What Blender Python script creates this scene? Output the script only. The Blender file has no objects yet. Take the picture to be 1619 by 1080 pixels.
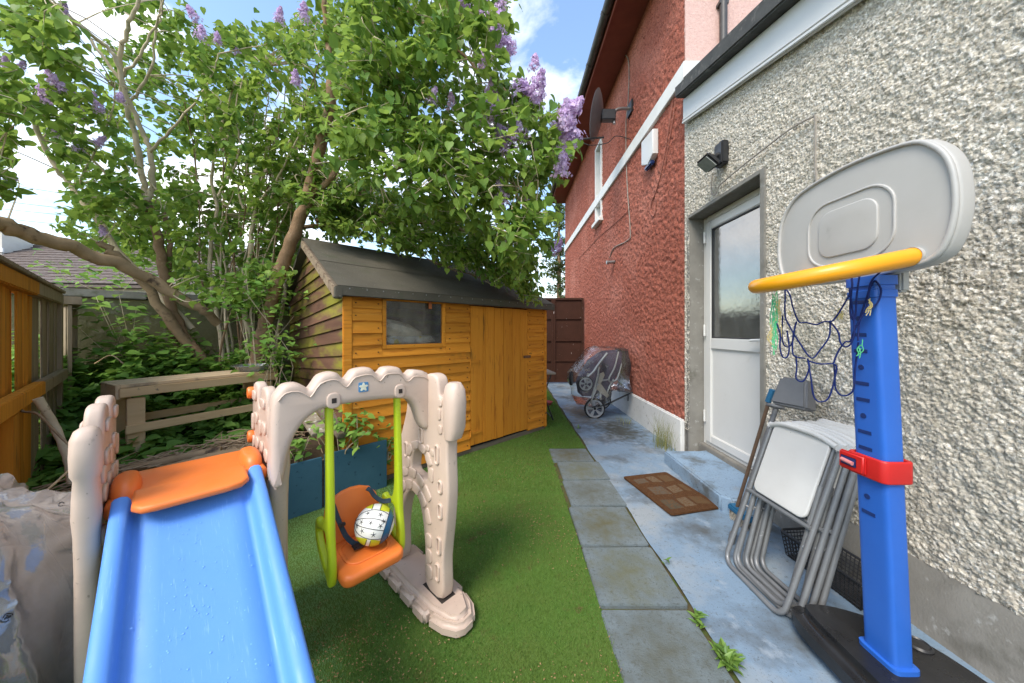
import bpy, bmesh, math, random
import numpy as np
from mathutils import Vector, Matrix

random.seed(7); RNG = np.random.default_rng(7)
sc = bpy.context.scene
COL = sc.collection
R = math.radians

# ------------------------------------------------------------------ camera
FPX, CX, HZ, EYE = 510.0, 807.0, 523.0, 1.25      # focal length / horizon of the photograph (pixels), eye height (m)
cam = bpy.data.cameras.new('camera')
cam.sensor_width = 36.0
cam.lens = FPX / 1619.0 * 36.0
cam.shift_x = (809.5 - CX) / 1619.0
cam.shift_y = -(540.0 - HZ) / 1619.0
cam.clip_start = 0.05; cam.clip_end = 2000
camo = bpy.data.objects.new('camera', cam); COL.objects.link(camo)
camo.location = (0, 0, EYE); camo.rotation_euler = (R(90), 0, 0)
sc.camera = camo

# ------------------------------------------------------------------ sky, sun, exposure
SUN_AZ, SUN_EL = R(-33), R(50)      # azimuth from -Y (behind the camera) towards +X, elevation
sun_dir = Vector((math.sin(SUN_AZ) * math.cos(SUN_EL), -math.cos(SUN_AZ) * math.cos(SUN_EL), math.sin(SUN_EL)))
world = bpy.data.worlds.new('World'); sc.world = world; world.use_nodes = True
nt = world.node_tree; N = nt.nodes; L = nt.links
for n in list(N): N.remove(n)
out = N.new('ShaderNodeOutputWorld'); bg = N.new('ShaderNodeBackground')
sky = N.new('ShaderNodeTexSky'); sky.sky_type = 'NISHITA'; sky.sun_disc = False
sky.sun_elevation = SUN_EL; sky.sun_rotation = math.atan2(sun_dir.x, sun_dir.y)
sky.air_density = 1.3; sky.dust_density = 0.6; sky.ozone_density = 2.0
tcw = N.new('ShaderNodeTexCoord'); mpw = N.new('ShaderNodeMapping'); mpw.inputs['Scale'].default_value = (1.0, 1.0, 1.7)
mpw.inputs['Location'].default_value = (0.35, 0.1, 0.0)
nz = N.new('ShaderNodeTexNoise'); nz.inputs['Scale'].default_value = 2.1; nz.inputs['Detail'].default_value = 9; nz.inputs['Roughness'].default_value = .56
nz.inputs['Distortion'].default_value = 0.25
rp = N.new('ShaderNodeValToRGB'); rp.color_ramp.elements[0].position = .49; rp.color_ramp.elements[1].position = .66
nz2 = N.new('ShaderNodeTexNoise'); nz2.inputs['Scale'].default_value = 5; nz2.inputs['Detail'].default_value = 6
cl = N.new('ShaderNodeMix'); cl.data_type = 'RGBA'
cl.inputs[6].default_value = (5.4, 5.4, 5.5, 1); cl.inputs[7].default_value = (7.4, 7.25, 7.0, 1)
mx = N.new('ShaderNodeMix'); mx.data_type = 'RGBA'
L.new(tcw.outputs['Generated'], mpw.inputs[0]); L.new(mpw.outputs[0], nz.inputs['Vector']); L.new(mpw.outputs[0], nz2.inputs['Vector'])
L.new(nz.outputs['Fac'], rp.inputs[0]); L.new(rp.outputs[0], mx.inputs[0])
L.new(nz2.outputs['Fac'], cl.inputs[0]); L.new(cl.outputs[2], mx.inputs[7])
L.new(sky.outputs[0], mx.inputs[6]); L.new(mx.outputs[2], bg.inputs[0])
bg.inputs[1].default_value = 0.15
L.new(bg.outputs[0], out.inputs[0])
sl = bpy.data.lights.new('sun', 'SUN'); sl.energy = 1.7; sl.angle = R(24); sl.color = (1, .92, .80)
so = bpy.data.objects.new('sun', sl); COL.objects.link(so)
so.rotation_euler = sun_dir.to_track_quat('Z', 'Y').to_euler(); so.location = (0, -3, 12)
sc.view_settings.view_transform = 'Standard'; sc.view_settings.look = 'None'
sc.view_settings.exposure = 1.27; sc.view_settings.gamma = 1.0; sc.view_settings.use_curve_mapping = False
sc.cycles.max_bounces = 8; sc.cycles.transparent_max_bounces = 12
sc.cycles.use_adaptive_sampling = True; sc.cycles.use_denoising = True

# ------------------------------------------------------------------ helpers
def at(x, y, Y):
    """point of the place at distance Y that the photograph shows at pixel (x, y)"""
    return Vector(((x - CX) / FPX * Y, Y, EYE - (y - HZ) / FPX * Y))

def gp(x, y):
    return at(x, y, EYE * FPX / (y - HZ))

def tag(o, label=None, cat=None, group=None, kind=None):
    if label: o['label'] = label
    if cat: o['category'] = cat
    if group: o['group'] = group
    if kind: o['kind'] = kind
    return o

def empty(name, loc=(0, 0, 0), rz=0.0, label=None, cat=None, group=None):
    o = bpy.data.objects.new(name, None); COL.objects.link(o)
    o.location = loc; o.rotation_euler = (0, 0, rz); o.empty_display_size = .1
    return tag(o, label, cat, group)

def link(name, me, parent=None, loc=None, rot=None):
    o = bpy.data.objects.new(name, me); COL.objects.link(o)
    if parent: o.parent = parent
    if loc is not None: o.location = loc
    if rot is not None: o.rotation_euler = rot
    return o

def finish(me, smooth=40):
    if smooth is not None:
        me.polygons.foreach_set('use_smooth', np.ones(len(me.polygons), bool))
        me.set_sharp_from_angle(angle=R(smooth))
    me.update()

class MB:
    """collects shapes, builds ONE mesh"""
    def __init__(s): s.v = []; s.f = []
    def add(s, vs, fs):
        b = len(s.v); s.v += [tuple(p) for p in vs]; s.f += [tuple(i + b for i in f) for f in fs]; return s
    def box(s, x0, y0, z0, x1, y1, z1, mat=None):
        vs = [Vector(p) for p in ((x0,y0,z0),(x1,y0,z0),(x1,y1,z0),(x0,y1,z0),(x0,y0,z1),(x1,y0,z1),(x1,y1,z1),(x0,y1,z1))]
        if mat is not None: vs = [mat @ p for p in vs]
        return s.add(vs, [(0,3,2,1),(4,5,6,7),(0,1,5,4),(1,2,6,5),(2,3,7,6),(3,0,4,7)])
    def prism(s, poly, h0, h1, mat=None, axis='z'):
        n = len(poly)
        def q(a, b, c): return Vector((a, b, c)) if axis == 'z' else (Vector((a, c, b)) if axis == 'y' else Vector((c, a, b)))
        vs = [q(a, b, h0) for a, b in poly] + [q(a, b, h1) for a, b in poly]
        if mat is not None: vs = [mat @ p for p in vs]
        fs = [tuple(range(n))[::-1], tuple(range(n, 2 * n))] + [(i, (i + 1) % n, n + (i + 1) % n, n + i) for i in range(n)]
        return s.add(vs, fs)
    def tube(s, pts, r, seg=8, closed=False, caps=True):
        pts = [Vector(p) for p in pts]; n = len(pts)
        rs = r if isinstance(r, (list, tuple)) else [r] * n
        vs = []; up = None
        for i, p in enumerate(pts):
            a = pts[i - 1] if (i > 0 or closed) else p
            b = pts[(i + 1) % n] if (i < n - 1 or closed) else p
            t = (b - a)
            t = t.normalized() if t.length > 1e-9 else Vector((0, 0, 1))
            if up is None:
                up = Vector((0, 0, 1)) if abs(t.z) < .9 else Vector((1, 0, 0))
            up = (up - t * up.dot(t))
            up = up.normalized() if up.length > 1e-6 else t.orthogonal().normalized()
            sd = t.cross(up)
            for k in range(seg):
                an = 2 * math.pi * k / seg
                vs.append(p + (up * math.cos(an) + sd * math.sin(an)) * rs[i])
        fs = []
        for i in range(n if closed else n - 1):
            j = (i + 1) % n
            for k in range(seg):
                k2 = (k + 1) % seg
                fs.append((i * seg + k, j * seg + k, j * seg + k2, i * seg + k2))
        if caps and not closed:
            fs.append(tuple(range(seg))); fs.append(tuple((n - 1) * seg + k for k in range(seg))[::-1])
        return s.add(vs, fs)
    def lathe(s, prof, seg=24, mat=None):
        vs = []; fs = []; n = len(prof)
        for k in range(seg):
            an = 2 * math.pi * k / seg
            for r, z in prof:
                p = Vector((r * math.cos(an), r * math.sin(an), z)); vs.append(mat @ p if mat is not None else p)
        for k in range(seg):
            k2 = (k + 1) % seg
            for i in range(n - 1):
                fs.append((k * n + i, k2 * n + i, k2 * n + i + 1, k * n + i + 1))
        return s.add(vs, fs)
    def build(s, name, mat, parent=None, smooth=40, bevel=0, loc=None, rot=None, seg=2, weld=False):
        me = bpy.data.meshes.new(name); me.from_pydata(s.v, [], s.f)
        if bevel or weld:
            bm = bmesh.new(); bm.from_mesh(me)
            bmesh.ops.recalc_face_normals(bm, faces=bm.faces)
            if weld: bmesh.ops.remove_doubles(bm, verts=bm.verts, dist=1e-5)
            if bevel:
                es = [e for e in bm.edges if len(e.link_faces) == 2 and e.calc_face_angle(0) > R(35)]
                bmesh.ops.bevel(bm, geom=es, offset=bevel, segments=seg, affect='EDGES', clamp_overlap=True)
            bm.to_mesh(me); bm.free()
        if mat: me.materials.append(mat)
        finish(me, smooth)
        return link(name, me, parent, loc, rot)

def spline(pts, n=8, closed=False):
    """Catmull-Rom through points"""
    P = [Vector(p) for p in pts]; m = len(P); o = []
    for i in range(m if closed else m - 1):
        p1, p2 = P[i], P[(i + 1) % m]
        p0 = P[i - 1] if (i > 0 or closed) else p1 * 2 - p2
        p3 = P[(i + 2) % m] if (i < m - 2 or closed) else p2 * 2 - p1
        for k in range(n):
            t = k / n
            o.append(.5 * ((2 * p1) + (p2 - p0) * t + (2 * p0 - 5 * p1 + 4 * p2 - p3) * t * t + (3 * p1 - p0 - 3 * p2 + p3) * t ** 3))
    if not closed: o.append(P[-1])
    return o

def lerp_r(rs, n):
    o = []
    for i in range(len(rs) - 1):
        for k in range(n): o.append(rs[i] + (rs[i + 1] - rs[i]) * k / n)
    o.append(rs[-1]); return o

def rrect(x0, y0, x1, y1, r, n=5):
    o = []
    for cx_, cy_, a0 in ((x1 - r, y0 + r, -90), (x1 - r, y1 - r, 0), (x0 + r, y1 - r, 90), (x0 + r, y0 + r, 180)):
        for k in range(n + 1):
            a = R(a0 + 90 * k / n); o.append((cx_ + r * math.cos(a), cy_ + r * math.sin(a)))
    return o

def plate_mesh(outlines, thick, bevel=.008, res=3):
    """flat outline(s) with holes -> rounded slab in the local XY plane, centred on z = 0"""
    cu = bpy.data.curves.new('plate', 'CURVE'); cu.dimensions = '2D'; cu.fill_mode = 'BOTH'
    for ol in outlines:
        sp = cu.splines.new('POLY'); sp.points.add(len(ol) - 1)
        for p, q in zip(sp.points, ol): p.co = (q[0], q[1], 0, 1)
        sp.use_cyclic_u = True
    cu.extrude = max(thick / 2 - bevel, 1e-4); cu.bevel_depth = bevel; cu.bevel_resolution = res; cu.offset = -bevel
    ob = bpy.data.objects.new('plate', cu); COL.objects.link(ob)
    bpy.context.view_layer.update()
    me = bpy.data.meshes.new_from_object(ob.evaluated_get(bpy.context.evaluated_depsgraph_get()))
    bpy.data.objects.remove(ob); bpy.data.curves.remove(cu)
    return me

def plate(name, outlines, thick, mat, parent=None, M4=None, bevel=.008, res=3, smooth=50):
    me = plate_mesh(outlines, thick, bevel, res)
    if M4 is not None: me.transform(M4)
    me.materials.clear(); me.materials.append(mat)
    bm = bmesh.new(); bm.from_mesh(me); bmesh.ops.remove_doubles(bm, verts=bm.verts, dist=1e-5)
    bmesh.ops.recalc_face_normals(bm, faces=bm.faces); bm.to_mesh(me); bm.free()
    finish(me, smooth)
    return link(name, me, parent)

def np_mesh(name, verts, tris, mat, parent=None, smooth=None, tint=None):
    me = bpy.data.meshes.new(name); nv, nf = len(verts), len(tris)
    k = tris.shape[1]
    me.vertices.add(nv); me.vertices.foreach_set('co', np.ascontiguousarray(verts, dtype=np.float32).ravel())
    me.loops.add(nf * k); me.loops.foreach_set('vertex_index', np.ascontiguousarray(tris, dtype=np.int32).ravel())
    me.polygons.add(nf); me.polygons.foreach_set('loop_start', np.arange(0, nf * k, k, dtype=np.int32))
    me.update(calc_edges=True)
    if tint is not None:
        at_ = me.attributes.new('tint', 'FLOAT', 'POINT'); at_.data.foreach_set('value', tint.astype(np.float32))
    if smooth: me.polygons.foreach_set('use_smooth', np.ones(nf, bool))
    if mat: me.materials.append(mat)
    return link(name, me, parent)

def basis(ex, ey, ez, loc=(0, 0, 0)):
    return Matrix(((ex[0], ey[0], ez[0], loc[0]), (ex[1], ey[1], ez[1], loc[1]), (ex[2], ey[2], ez[2], loc[2]), (0, 0, 0, 1)))

def loft(sections, seg=20, p=3.2):
    """stack of superellipse rings (cx, cy, z, a, b) closed at both ends"""
    b = MB(); vs = []; n = len(sections)
    for (cx, cy, z, a, c) in sections:
        for k in range(seg):
            t = 2 * math.pi * k / seg; co, si = math.cos(t), math.sin(t)
            vs.append((cx + a * math.copysign(abs(co) ** (2 / p), co), cy + c * math.copysign(abs(si) ** (2 / p), si), z))
    fs = [(i * seg + k, i * seg + (k + 1) % seg, (i + 1) * seg + (k + 1) % seg, (i + 1) * seg + k) for i in range(n - 1) for k in range(seg)]
    fs += [tuple(range(seg))[::-1], tuple((n - 1) * seg + k for k in range(seg))]
    return b.add(vs, fs)

def copy_tree(o, parent=None):
    c = o.copy(); COL.objects.link(c); c.parent = parent
    for ch in list(o.children): copy_tree(ch, c)
    return c

# ------------------------------------------------------------------ materials
def mat(name, c, c2=None, sc_=5.0, rough=.6, bump=0.0, bs=90.0, rand=0.0, spots=(), stretch=(1, 1, 1), metal=0.0,
        spec=.5, coat=0.0, bd=.004, tint=None, trans=0.0, rvar=0.0, bump2=0.0, bs2=20.0, coords='Object'):
    m = bpy.data.materials.new(name); m.use_nodes = True
    nt = m.node_tree; N = nt.nodes; L = nt.links; b = N['Principled BSDF']
    tc = N.new('ShaderNodeTexCoord'); oi = N.new('ShaderNodeObjectInfo')
    ad = N.new('ShaderNodeVectorMath'); ad.operation = 'ADD'
    ml = N.new('ShaderNodeVectorMath'); ml.operation = 'SCALE'; ml.inputs[0].default_value = (13.1, 7.7, 5.3)
    L.new(oi.outputs['Random'], ml.inputs['Scale']); L.new(tc.outputs[coords], ad.inputs[0]); L.new(ml.outputs[0], ad.inputs[1])
    def noise(scale, st=(1, 1, 1), det=5, rg=.6):
        mp = N.new('ShaderNodeMapping'); mp.inputs['Scale'].default_value = st; L.new(ad.outputs[0], mp.inputs[0])
        n = N.new('ShaderNodeTexNoise'); n.inputs['Scale'].default_value = scale; n.inputs['Detail'].default_value = det
        n.inputs['Roughness'].default_value = rg; L.new(mp.outputs[0], n.inputs['Vector']); return n.outputs['Fac']
    def ramp(fac, lo, hi):
        r = N.new('ShaderNodeMapRange'); r.inputs['From Min'].default_value = lo; r.inputs['From Max'].default_value = hi
        L.new(fac, r.inputs['Value']); return r.outputs[0]
    def mixc(fac, a, bb):
        x = N.new('ShaderNodeMix'); x.data_type = 'RGBA'
        if isinstance(fac, float): x.inputs[0].default_value = fac
        else: L.new(fac, x.inputs[0])
        for s_, i in ((a, 6), (bb, 7)):
            if isinstance(s_, tuple): x.inputs[i].default_value = (*s_[:3], 1)
            else: L.new(s_, x.inputs[i])
        return x.outputs[2]
    c = tuple(c); col = mixc(ramp(noise(sc_, stretch), .3, .7), c, tuple(c2) if c2 else tuple(k * .82 for k in c))
    for sp in spots:
        cs, ss, lo, hi = sp[:4]; st = sp[4] if len(sp) > 4 else (1, 1, 1)
        col = mixc(ramp(noise(ss, st, 7), lo, hi), col, tuple(cs))
    if tint is not None:       # per-leaf attribute
        a = N.new('ShaderNodeAttribute'); a.attribute_name = 'tint'
        col = mixc(a.outputs['Fac'], col, tuple(tint))
    if rand:
        h = N.new('ShaderNodeHueSaturation'); mr = N.new('ShaderNodeMapRange')
        mr.inputs['To Min'].default_value = 1 - rand; mr.inputs['To Max'].default_value = 1 + rand
        L.new(oi.outputs['Random'], mr.inputs['Value']); L.new(mr.outputs[0], h.inputs['Value']); L.new(col, h.inputs['Color']); col = h.outputs[0]
    L.new(col, b.inputs['Base Color'])
    b.inputs['Roughness'].default_value = rough; b.inputs['Metallic'].default_value = metal
    b.inputs['Specular IOR Level'].default_value = spec if rough < .6 else spec * .35; b.inputs['Coat Weight'].default_value = coat
    if rvar:
        mr = N.new('ShaderNodeMapRange'); mr.inputs['To Min'].default_value = max(.03, rough - rvar); mr.inputs['To Max'].default_value = rough + rvar
        mr.inputs['From Min'].default_value = .35; mr.inputs['From Max'].default_value = .65
        L.new(noise(11, det=6), mr.inputs['Value']); L.new(mr.outputs[0], b.inputs['Roughness'])
    last = None
    for st_, sca, dist in ((bump2, bs2, bd * 3), (bump, bs, bd)):
        if st_:
            bn = N.new('ShaderNodeBump'); bn.inputs['Strength'].default_value = st_; bn.inputs['Distance'].default_value = dist
            L.new(noise(sca, stretch, 6), bn.inputs['Height'])
            if last: L.new(last, bn.inputs['Normal'])
            last = bn.outputs[0]
    if last: L.new(last, b.inputs['Normal'])
    if trans:
        t = N.new('ShaderNodeBsdfTranslucent'); ms = N.new('ShaderNodeMixShader'); ms.inputs[0].default_value = trans
        hs = N.new('ShaderNodeHueSaturation'); hs.inputs['Value'].default_value = 1.5; hs.inputs['Hue'].default_value = .485; L.new(col, hs.inputs['Color'])
        L.new(hs.outputs[0], t.inputs[0]); L.new(b.outputs[0], ms.inputs[1]); L.new(t.outputs[0], ms.inputs[2])
        L.new(ms.outputs[0], N['Material Output'].inputs[0])
    return m

def glassy(name, col, clear, rough=.05, dirt=0.0, bump=0.0, bs=20.0, ior=1.5):
    """thin pane or film: part see-through, part glossy coat over a dirt layer"""
    m = bpy.data.materials.new(name); m.use_nodes = True
    nt = m.node_tree; N = nt.nodes; L = nt.links; b = N['Principled BSDF']
    b.inputs['Base Color'].default_value = (*col, 1); b.inputs['Roughness'].default_value = rough
    t = N.new('ShaderNodeBsdfTransparent'); ms = N.new('ShaderNodeMixShader')
    tc = N.new('ShaderNodeTexCoord'); n = N.new('ShaderNodeTexNoise'); n.inputs['Scale'].default_value = 9; n.inputs['Detail'].default_value = 8
    L.new(tc.outputs['Object'], n.inputs['Vector'])
    mr = N.new('ShaderNodeMapRange'); mr.inputs['From Min'].default_value = .4; mr.inputs['From Max'].default_value = .75
    mr.inputs['To Min'].default_value = 1 - clear; mr.inputs['To Max'].default_value = min(1, 1 - clear + dirt)
    L.new(n.outputs['Fac'], mr.inputs['Value']); L.new(mr.outputs[0], ms.inputs[0])
    gl = N.new('ShaderNodeBsdfGlossy'); gl.inputs['Roughness'].default_value = rough; fr = N.new('ShaderNodeFresnel'); fr.inputs[0].default_value = ior
    m2 = N.new('ShaderNodeMixShader'); L.new(fr.outputs[0], m2.inputs[0])
    L.new(t.outputs[0], ms.inputs[1]); L.new(b.outputs[0], ms.inputs[2])
    L.new(ms.outputs[0], m2.inputs[1]); L.new(gl.outputs[0], m2.inputs[2]); L.new(m2.outputs[0], N['Material Output'].inputs[0])
    if bump:
        bn = N.new('ShaderNodeBump'); bn.inputs['Strength'].default_value = bump; bn.inputs['Distance'].default_value = .02
        n2 = N.new('ShaderNodeTexNoise'); n2.inputs['Scale'].default_value = bs; n2.inputs['Detail'].default_value = 4; n2.inputs['Distortion'].default_value = 1.2
        L.new(tc.outputs['Object'], n2.inputs['Vector']); L.new(n2.outputs['Fac'], bn.inputs['Height'])
        for k in (b, gl, fr): L.new(bn.outputs[0], k.inputs['Normal'])
    return m

def field(nx, ny, cells, seed, oct_=3):
    """band-limited random relief in 0..1 on a grid (wraps)"""
    g = np.random.default_rng(seed); o = np.zeros((nx, ny)); amp = 1.0
    fx = np.fft.fftfreq(nx)[:, None]; fy = np.fft.fftfreq(ny)[None, :]; rr = np.sqrt(fx * fx + fy * fy)
    for k in range(oct_):
        f0 = (2 ** k) / cells
        w = np.exp(-((rr - f0) / (f0 * .45)) ** 2)
        h = np.real(np.fft.ifft2(np.fft.fft2(g.standard_normal((nx, ny))) * w)); h /= h.std()
        o += amp * h; amp *= .5
    o /= o.std(); return o
# ================================================================== SETTING
WX = 1.77            # plane of the house side wall
CORNER = 3.27        # where the red house ends and the grey extension begins
HOUSE_END = 10.4
M_soil = mat('soil', (.055, .038, .025), (.09, .065, .04), 14, .95, .8, 120, bump2=.6, bs2=18)
M_field = mat('rough_ground', (.05, .07, .025), (.09, .08, .05), 2, .95)
MB().box(-300, -300, -.3, 300, 300, -.03).build('ground', M_field, smooth=None)['kind'] = 'structure'

# --- artificial lawn
M_turfbase = mat('turf_backing', (.07, .145, .024), (.09, .13, .028), 5, .95, .6, 160,
                 spots=[((.105, .075, .03), 9, .60, .74)])
lawn_poly = [(-2.7, -1.6), (.405, -1.6), (.405, 3.43), (.80, 3.45), (.785, 5.2), (.78, 7.62), (-.4, 7.3), (-2.7, 4.2)]
lawn = MB().prism(lawn_poly, -.04, 0.0).build('lawn', M_turfbase, smooth=None); lawn['kind'] = 'structure'

def in_poly(px, py, poly):
    n = len(poly); ins = np.zeros(len(px), bool); j = n - 1
    for i in range(n):
        xi, yi = poly[i]; xj, yj = poly[j]
        c = ((yi > py) != (yj > py)) & (px < (xj - xi) * (py - yi) / (yj - yi + 1e-12) + xi); ins ^= c; j = i
    return ins

# --- painted concrete path along the house, slab row beside it
M_paint = mat('blue_painted_concrete', (.205, .285, .375), (.16, .23, .305), 2.2, .72, .35, 140, bump2=.25, bs2=12, rvar=.15,
              spots=[((.27, .30, .32), 2.6, .48, .66), ((.12, .14, .15), 50, .58, .74), ((.095, .105, .11), 2.3, .49, .66), ((.28, .33, .38), 9, .60, .72), ((.06, .068, .07), 140, .62, .70)])
def add_stain(m, c, r, col, edge=.5):
    """an old dark stain of its own shape on a surface"""
    nt = m.node_tree; N = nt.nodes; L = nt.links; b = N['Principled BSDF']
    src = b.inputs['Base Color'].links[0].from_socket
    tc = N.new('ShaderNodeTexCoord'); sub = N.new('ShaderNodeVectorMath'); sub.operation = 'SUBTRACT'; sub.inputs[1].default_value = c
    dv = N.new('ShaderNodeVectorMath'); dv.operation = 'DIVIDE'; dv.inputs[1].default_value = r
    ln = N.new('ShaderNodeVectorMath'); ln.operation = 'LENGTH'
    nz = N.new('ShaderNodeTexNoise'); nz.inputs['Scale'].default_value = 14; nz.inputs['Detail'].default_value = 8
    ma = N.new('ShaderNodeMath'); ma.operation = 'MULTIPLY_ADD'; ma.inputs[1].default_value = 1.9; 
    mr = N.new('ShaderNodeMapRange'); mr.inputs['From Min'].default_value = 1.9; mr.inputs['From Max'].default_value = 1.9 - edge
    L.new(tc.outputs['Object'], sub.inputs[0]); L.new(sub.outputs[0], dv.inputs[0]); L.new(dv.outputs[0], ln.inputs[0])
    L.new(tc.outputs['Object'], nz.inputs['Vector']); L.new(nz.outputs['Fac'], ma.inputs[0]); L.new(ln.outputs['Value'], ma.inputs[2])
    L.new(ma.outputs[0], mr.inputs['Value'])
    x = N.new('ShaderNodeMix'); x.data_type = 'RGBA'; L.new(mr.outputs[0], x.inputs[0]); L.new(src, x.inputs[6]); x.inputs[7].default_value = (*col, 1)
    L.new(x.outputs[2], b.inputs['Base Color'])
add_stain(M_paint, (1.37, 4.05, 0), (.36, .62, 1), (.075, .082, .075), .7)
add_stain(M_paint, (1.05, 4.9, 0), (.3, .7, 1), (.20, .17, .125), .9)
nx_, ny_ = 22, 200
gx = np.linspace(.822, WX + .02, nx_); gy = np.linspace(-1.6, 8.4, ny_)
fz = field(nx_, ny_, 9, 3, 2) * .0022
V = np.array([(gx[i] + (0.006 * math.sin(gy[j] * 9) if i == 0 else 0), gy[j], fz[i, j]) for i in range(nx_) for j in range(ny_)])
Q = np.array([(i * ny_ + j, (i + 1) * ny_ + j, (i + 1) * ny_ + j + 1, i * ny_ + j + 1) for i in range(nx_ - 1) for j in range(ny_ - 1)])
path = np_mesh('concrete_path', V, Q, M_paint, smooth=True); path['kind'] = 'structure'
M_crack = mat('crack_dirt', (.06, .055, .028), (.11, .085, .04), 30, .95, .8, 100, spots=[((.07, .10, .025), 12, .5, .62)])
MB().box(.39, -1.6, -.028, .83, 7.6, -.012).build('path_bedding', M_crack, smooth=None)['kind'] = 'structure'

def slab_material(k):
    m = mat('worn_slab_%d' % k, (.165, .20, .215), (.125, .15, .155), 6, .8, .5, 160, bump2=.3, bs2=20,
            spots=[((.09, .095, .085), 60, .54, .72), ((.04, .044, .038), 140, .60, .70)])
    add_stain(m, (0, 0, 0), (.27, .27, .3), [(.125, .13, .085), (.11, .105, .06), (.10, .105, .085)][k % 3], 1.1)
    return m
M_slabs = [slab_material(k) for k in range(3)]
slabs = empty('slab_path'); slabs['kind'] = 'structure'
yb = [3.425, 3.075, 2.70, 2.29, 1.865, 1.45, 1.035, .62, .21, -.2, -.61, -1.02]
for i in range(len(yb) - 1):
    y1, y0 = yb[i], yb[i + 1]; dx = [-.005, .035, .025, .005, .0, -.008, 0, .004, 0, -.004, 0][i]
    w, d = .396, (y1 - y0) - .019
    pts = rrect(-w / 2, -d / 2, w / 2, d / 2, .012, 2)
    pts = [(a + random.uniform(-.003, .003), b + random.uniform(-.003, .003)) for a, b in pts]
    o = MB().prism(pts, -.03, .006).build('slab', M_slabs[(i * 2 + 1) % 3], slabs, bevel=.004, loc=(.607 + dx, (y0 + y1) / 2, random.uniform(-.003, .006)),
                                         rot=(R(random.uniform(-.6, .6)), R(random.uniform(-.6, .6)), R(random.uniform(-.8, .8))))

# ================================================================== HOUSE (red roughcast gable side, pink rear)
def dash(name, col, col2, seedspots, rough=.93):
    return mat(name, col, col2, 30, rough, .9, 130, spots=seedspots, bump2=.5, bs2=55, bd=.006)
M_red = dash('red_roughcast', (.425, .142, .095), (.34, .10, .066), [((.51, .20, .145), 1.3, .48, .72), ((.11, .03, .02), 75, .55, .64), ((.52, .22, .16), 95, .58, .66)])
def add_stones(m, scale, lo, hi, fac=.8):
    """each pebble thrown at the wall has a tone of its own"""
    nt = m.node_tree; N = nt.nodes; L = nt.links; b = N['Principled BSDF']; src = b.inputs['Base Color'].links[0].from_socket
    tc = N.new('ShaderNodeTexCoord'); v = N.new('ShaderNodeTexVoronoi'); v.inputs['Scale'].default_value = scale; v.inputs['Randomness'].default_value = 1
    L.new(tc.outputs['Object'], v.inputs['Vector']); sp = N.new('ShaderNodeSeparateColor'); L.new(v.outputs['Color'], sp.inputs[0])
    mr = N.new('ShaderNodeMapRange'); mr.inputs['To Min'].default_value = lo; mr.inputs['To Max'].default_value = hi; L.new(sp.outputs[0], mr.inputs['Value'])
    h = N.new('ShaderNodeHueSaturation'); L.new(src, h.inputs['Color']); L.new(mr.outputs[0], h.inputs['Value'])
    h.inputs['Fac'].default_value = fac; L.new(h.outputs[0], b.inputs['Base Color'])
M_pink = dash('pink_roughcast', (.74, .52, .46), (.62, .40, .35), [((.50, .26, .22), 80, .60, .70)])
M_grey = dash('cream_pebbledash', (.62, .565, .475), (.53, .48, .395), [((.84, .80, .72), 70, .50, .58), ((.30, .25, .18), 120, .58, .66), ((.55, .505, .42), 1.4, .52, .75), ((.42, .375, .29), 7, .64, .8), ((.44, .41, .34), 2.2, .56, .72, (1, 1.6, .35))])
add_stones(M_grey, 105, .62, 1.3); add_stones(M_red, 70, .68, 1.25)
M_white = mat('white_masonry_paint', (.78, .77, .74), (.70, .69, .66), 5, .7, .25, 90, spots=[((.40, .38, .33), 9, .66, .80)])
M_plinth = mat('white_plinth', (.72, .72, .70), (.62, .62, .60), 4, .75, .3, 70, spots=[((.25, .30, .16), 5, .64, .8), ((.30, .29, .27), 16, .62, .72)])
M_conc = mat('bare_concrete', (.25, .24, .215), (.19, .18, .16), 6, .85, .5, 110, spots=[((.11, .105, .085), 5, .55, .75), ((.34, .34, .32), 22, .6, .7)])
M_upvc = mat('white_door_plastic', (.66, .66, .64), (.62, .62, .60), 3, .32, spots=[((.55, .54, .50), 7, .64, .85)])
M_black = mat('black_plastic', (.018, .018, .02), (.03, .03, .032), 9, .42, .08, 60, rvar=.12)
M_gutter = mat('grey_gutter_plastic', (.045, .042, .04), (.075, .07, .065), 6, .5, spots=[((.13, .12, .10), 12, .58, .7)])
M_soffit = mat('red_soffit_paint', (.26, .075, .05), (.20, .055, .04), 4, .6)
M_roofdark = mat('lead_grey_roof', (.06, .06, .06), (.10, .10, .095), 8, .8, .5, 60, spots=[((.17, .165, .15), 18, .56, .7)])
M_cable = mat('dirty_cable', (.34, .31, .27), (.25, .22, .19), 20, .6)
M_cablered = mat('cable_painted_over', (.36, .16, .12), (.30, .10, .07), 20, .7)
M_glass = glassy('door_glass', (.16, .17, .165), .45, .07, .25, .04, 30, 3.2)
M_dark = mat('dark_interior', (.02, .02, .02), None, 3, .9)
M_steel = mat('galvanised', (.35, .35, .35), (.28, .28, .28), 10, .4, metal=.8)

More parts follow.
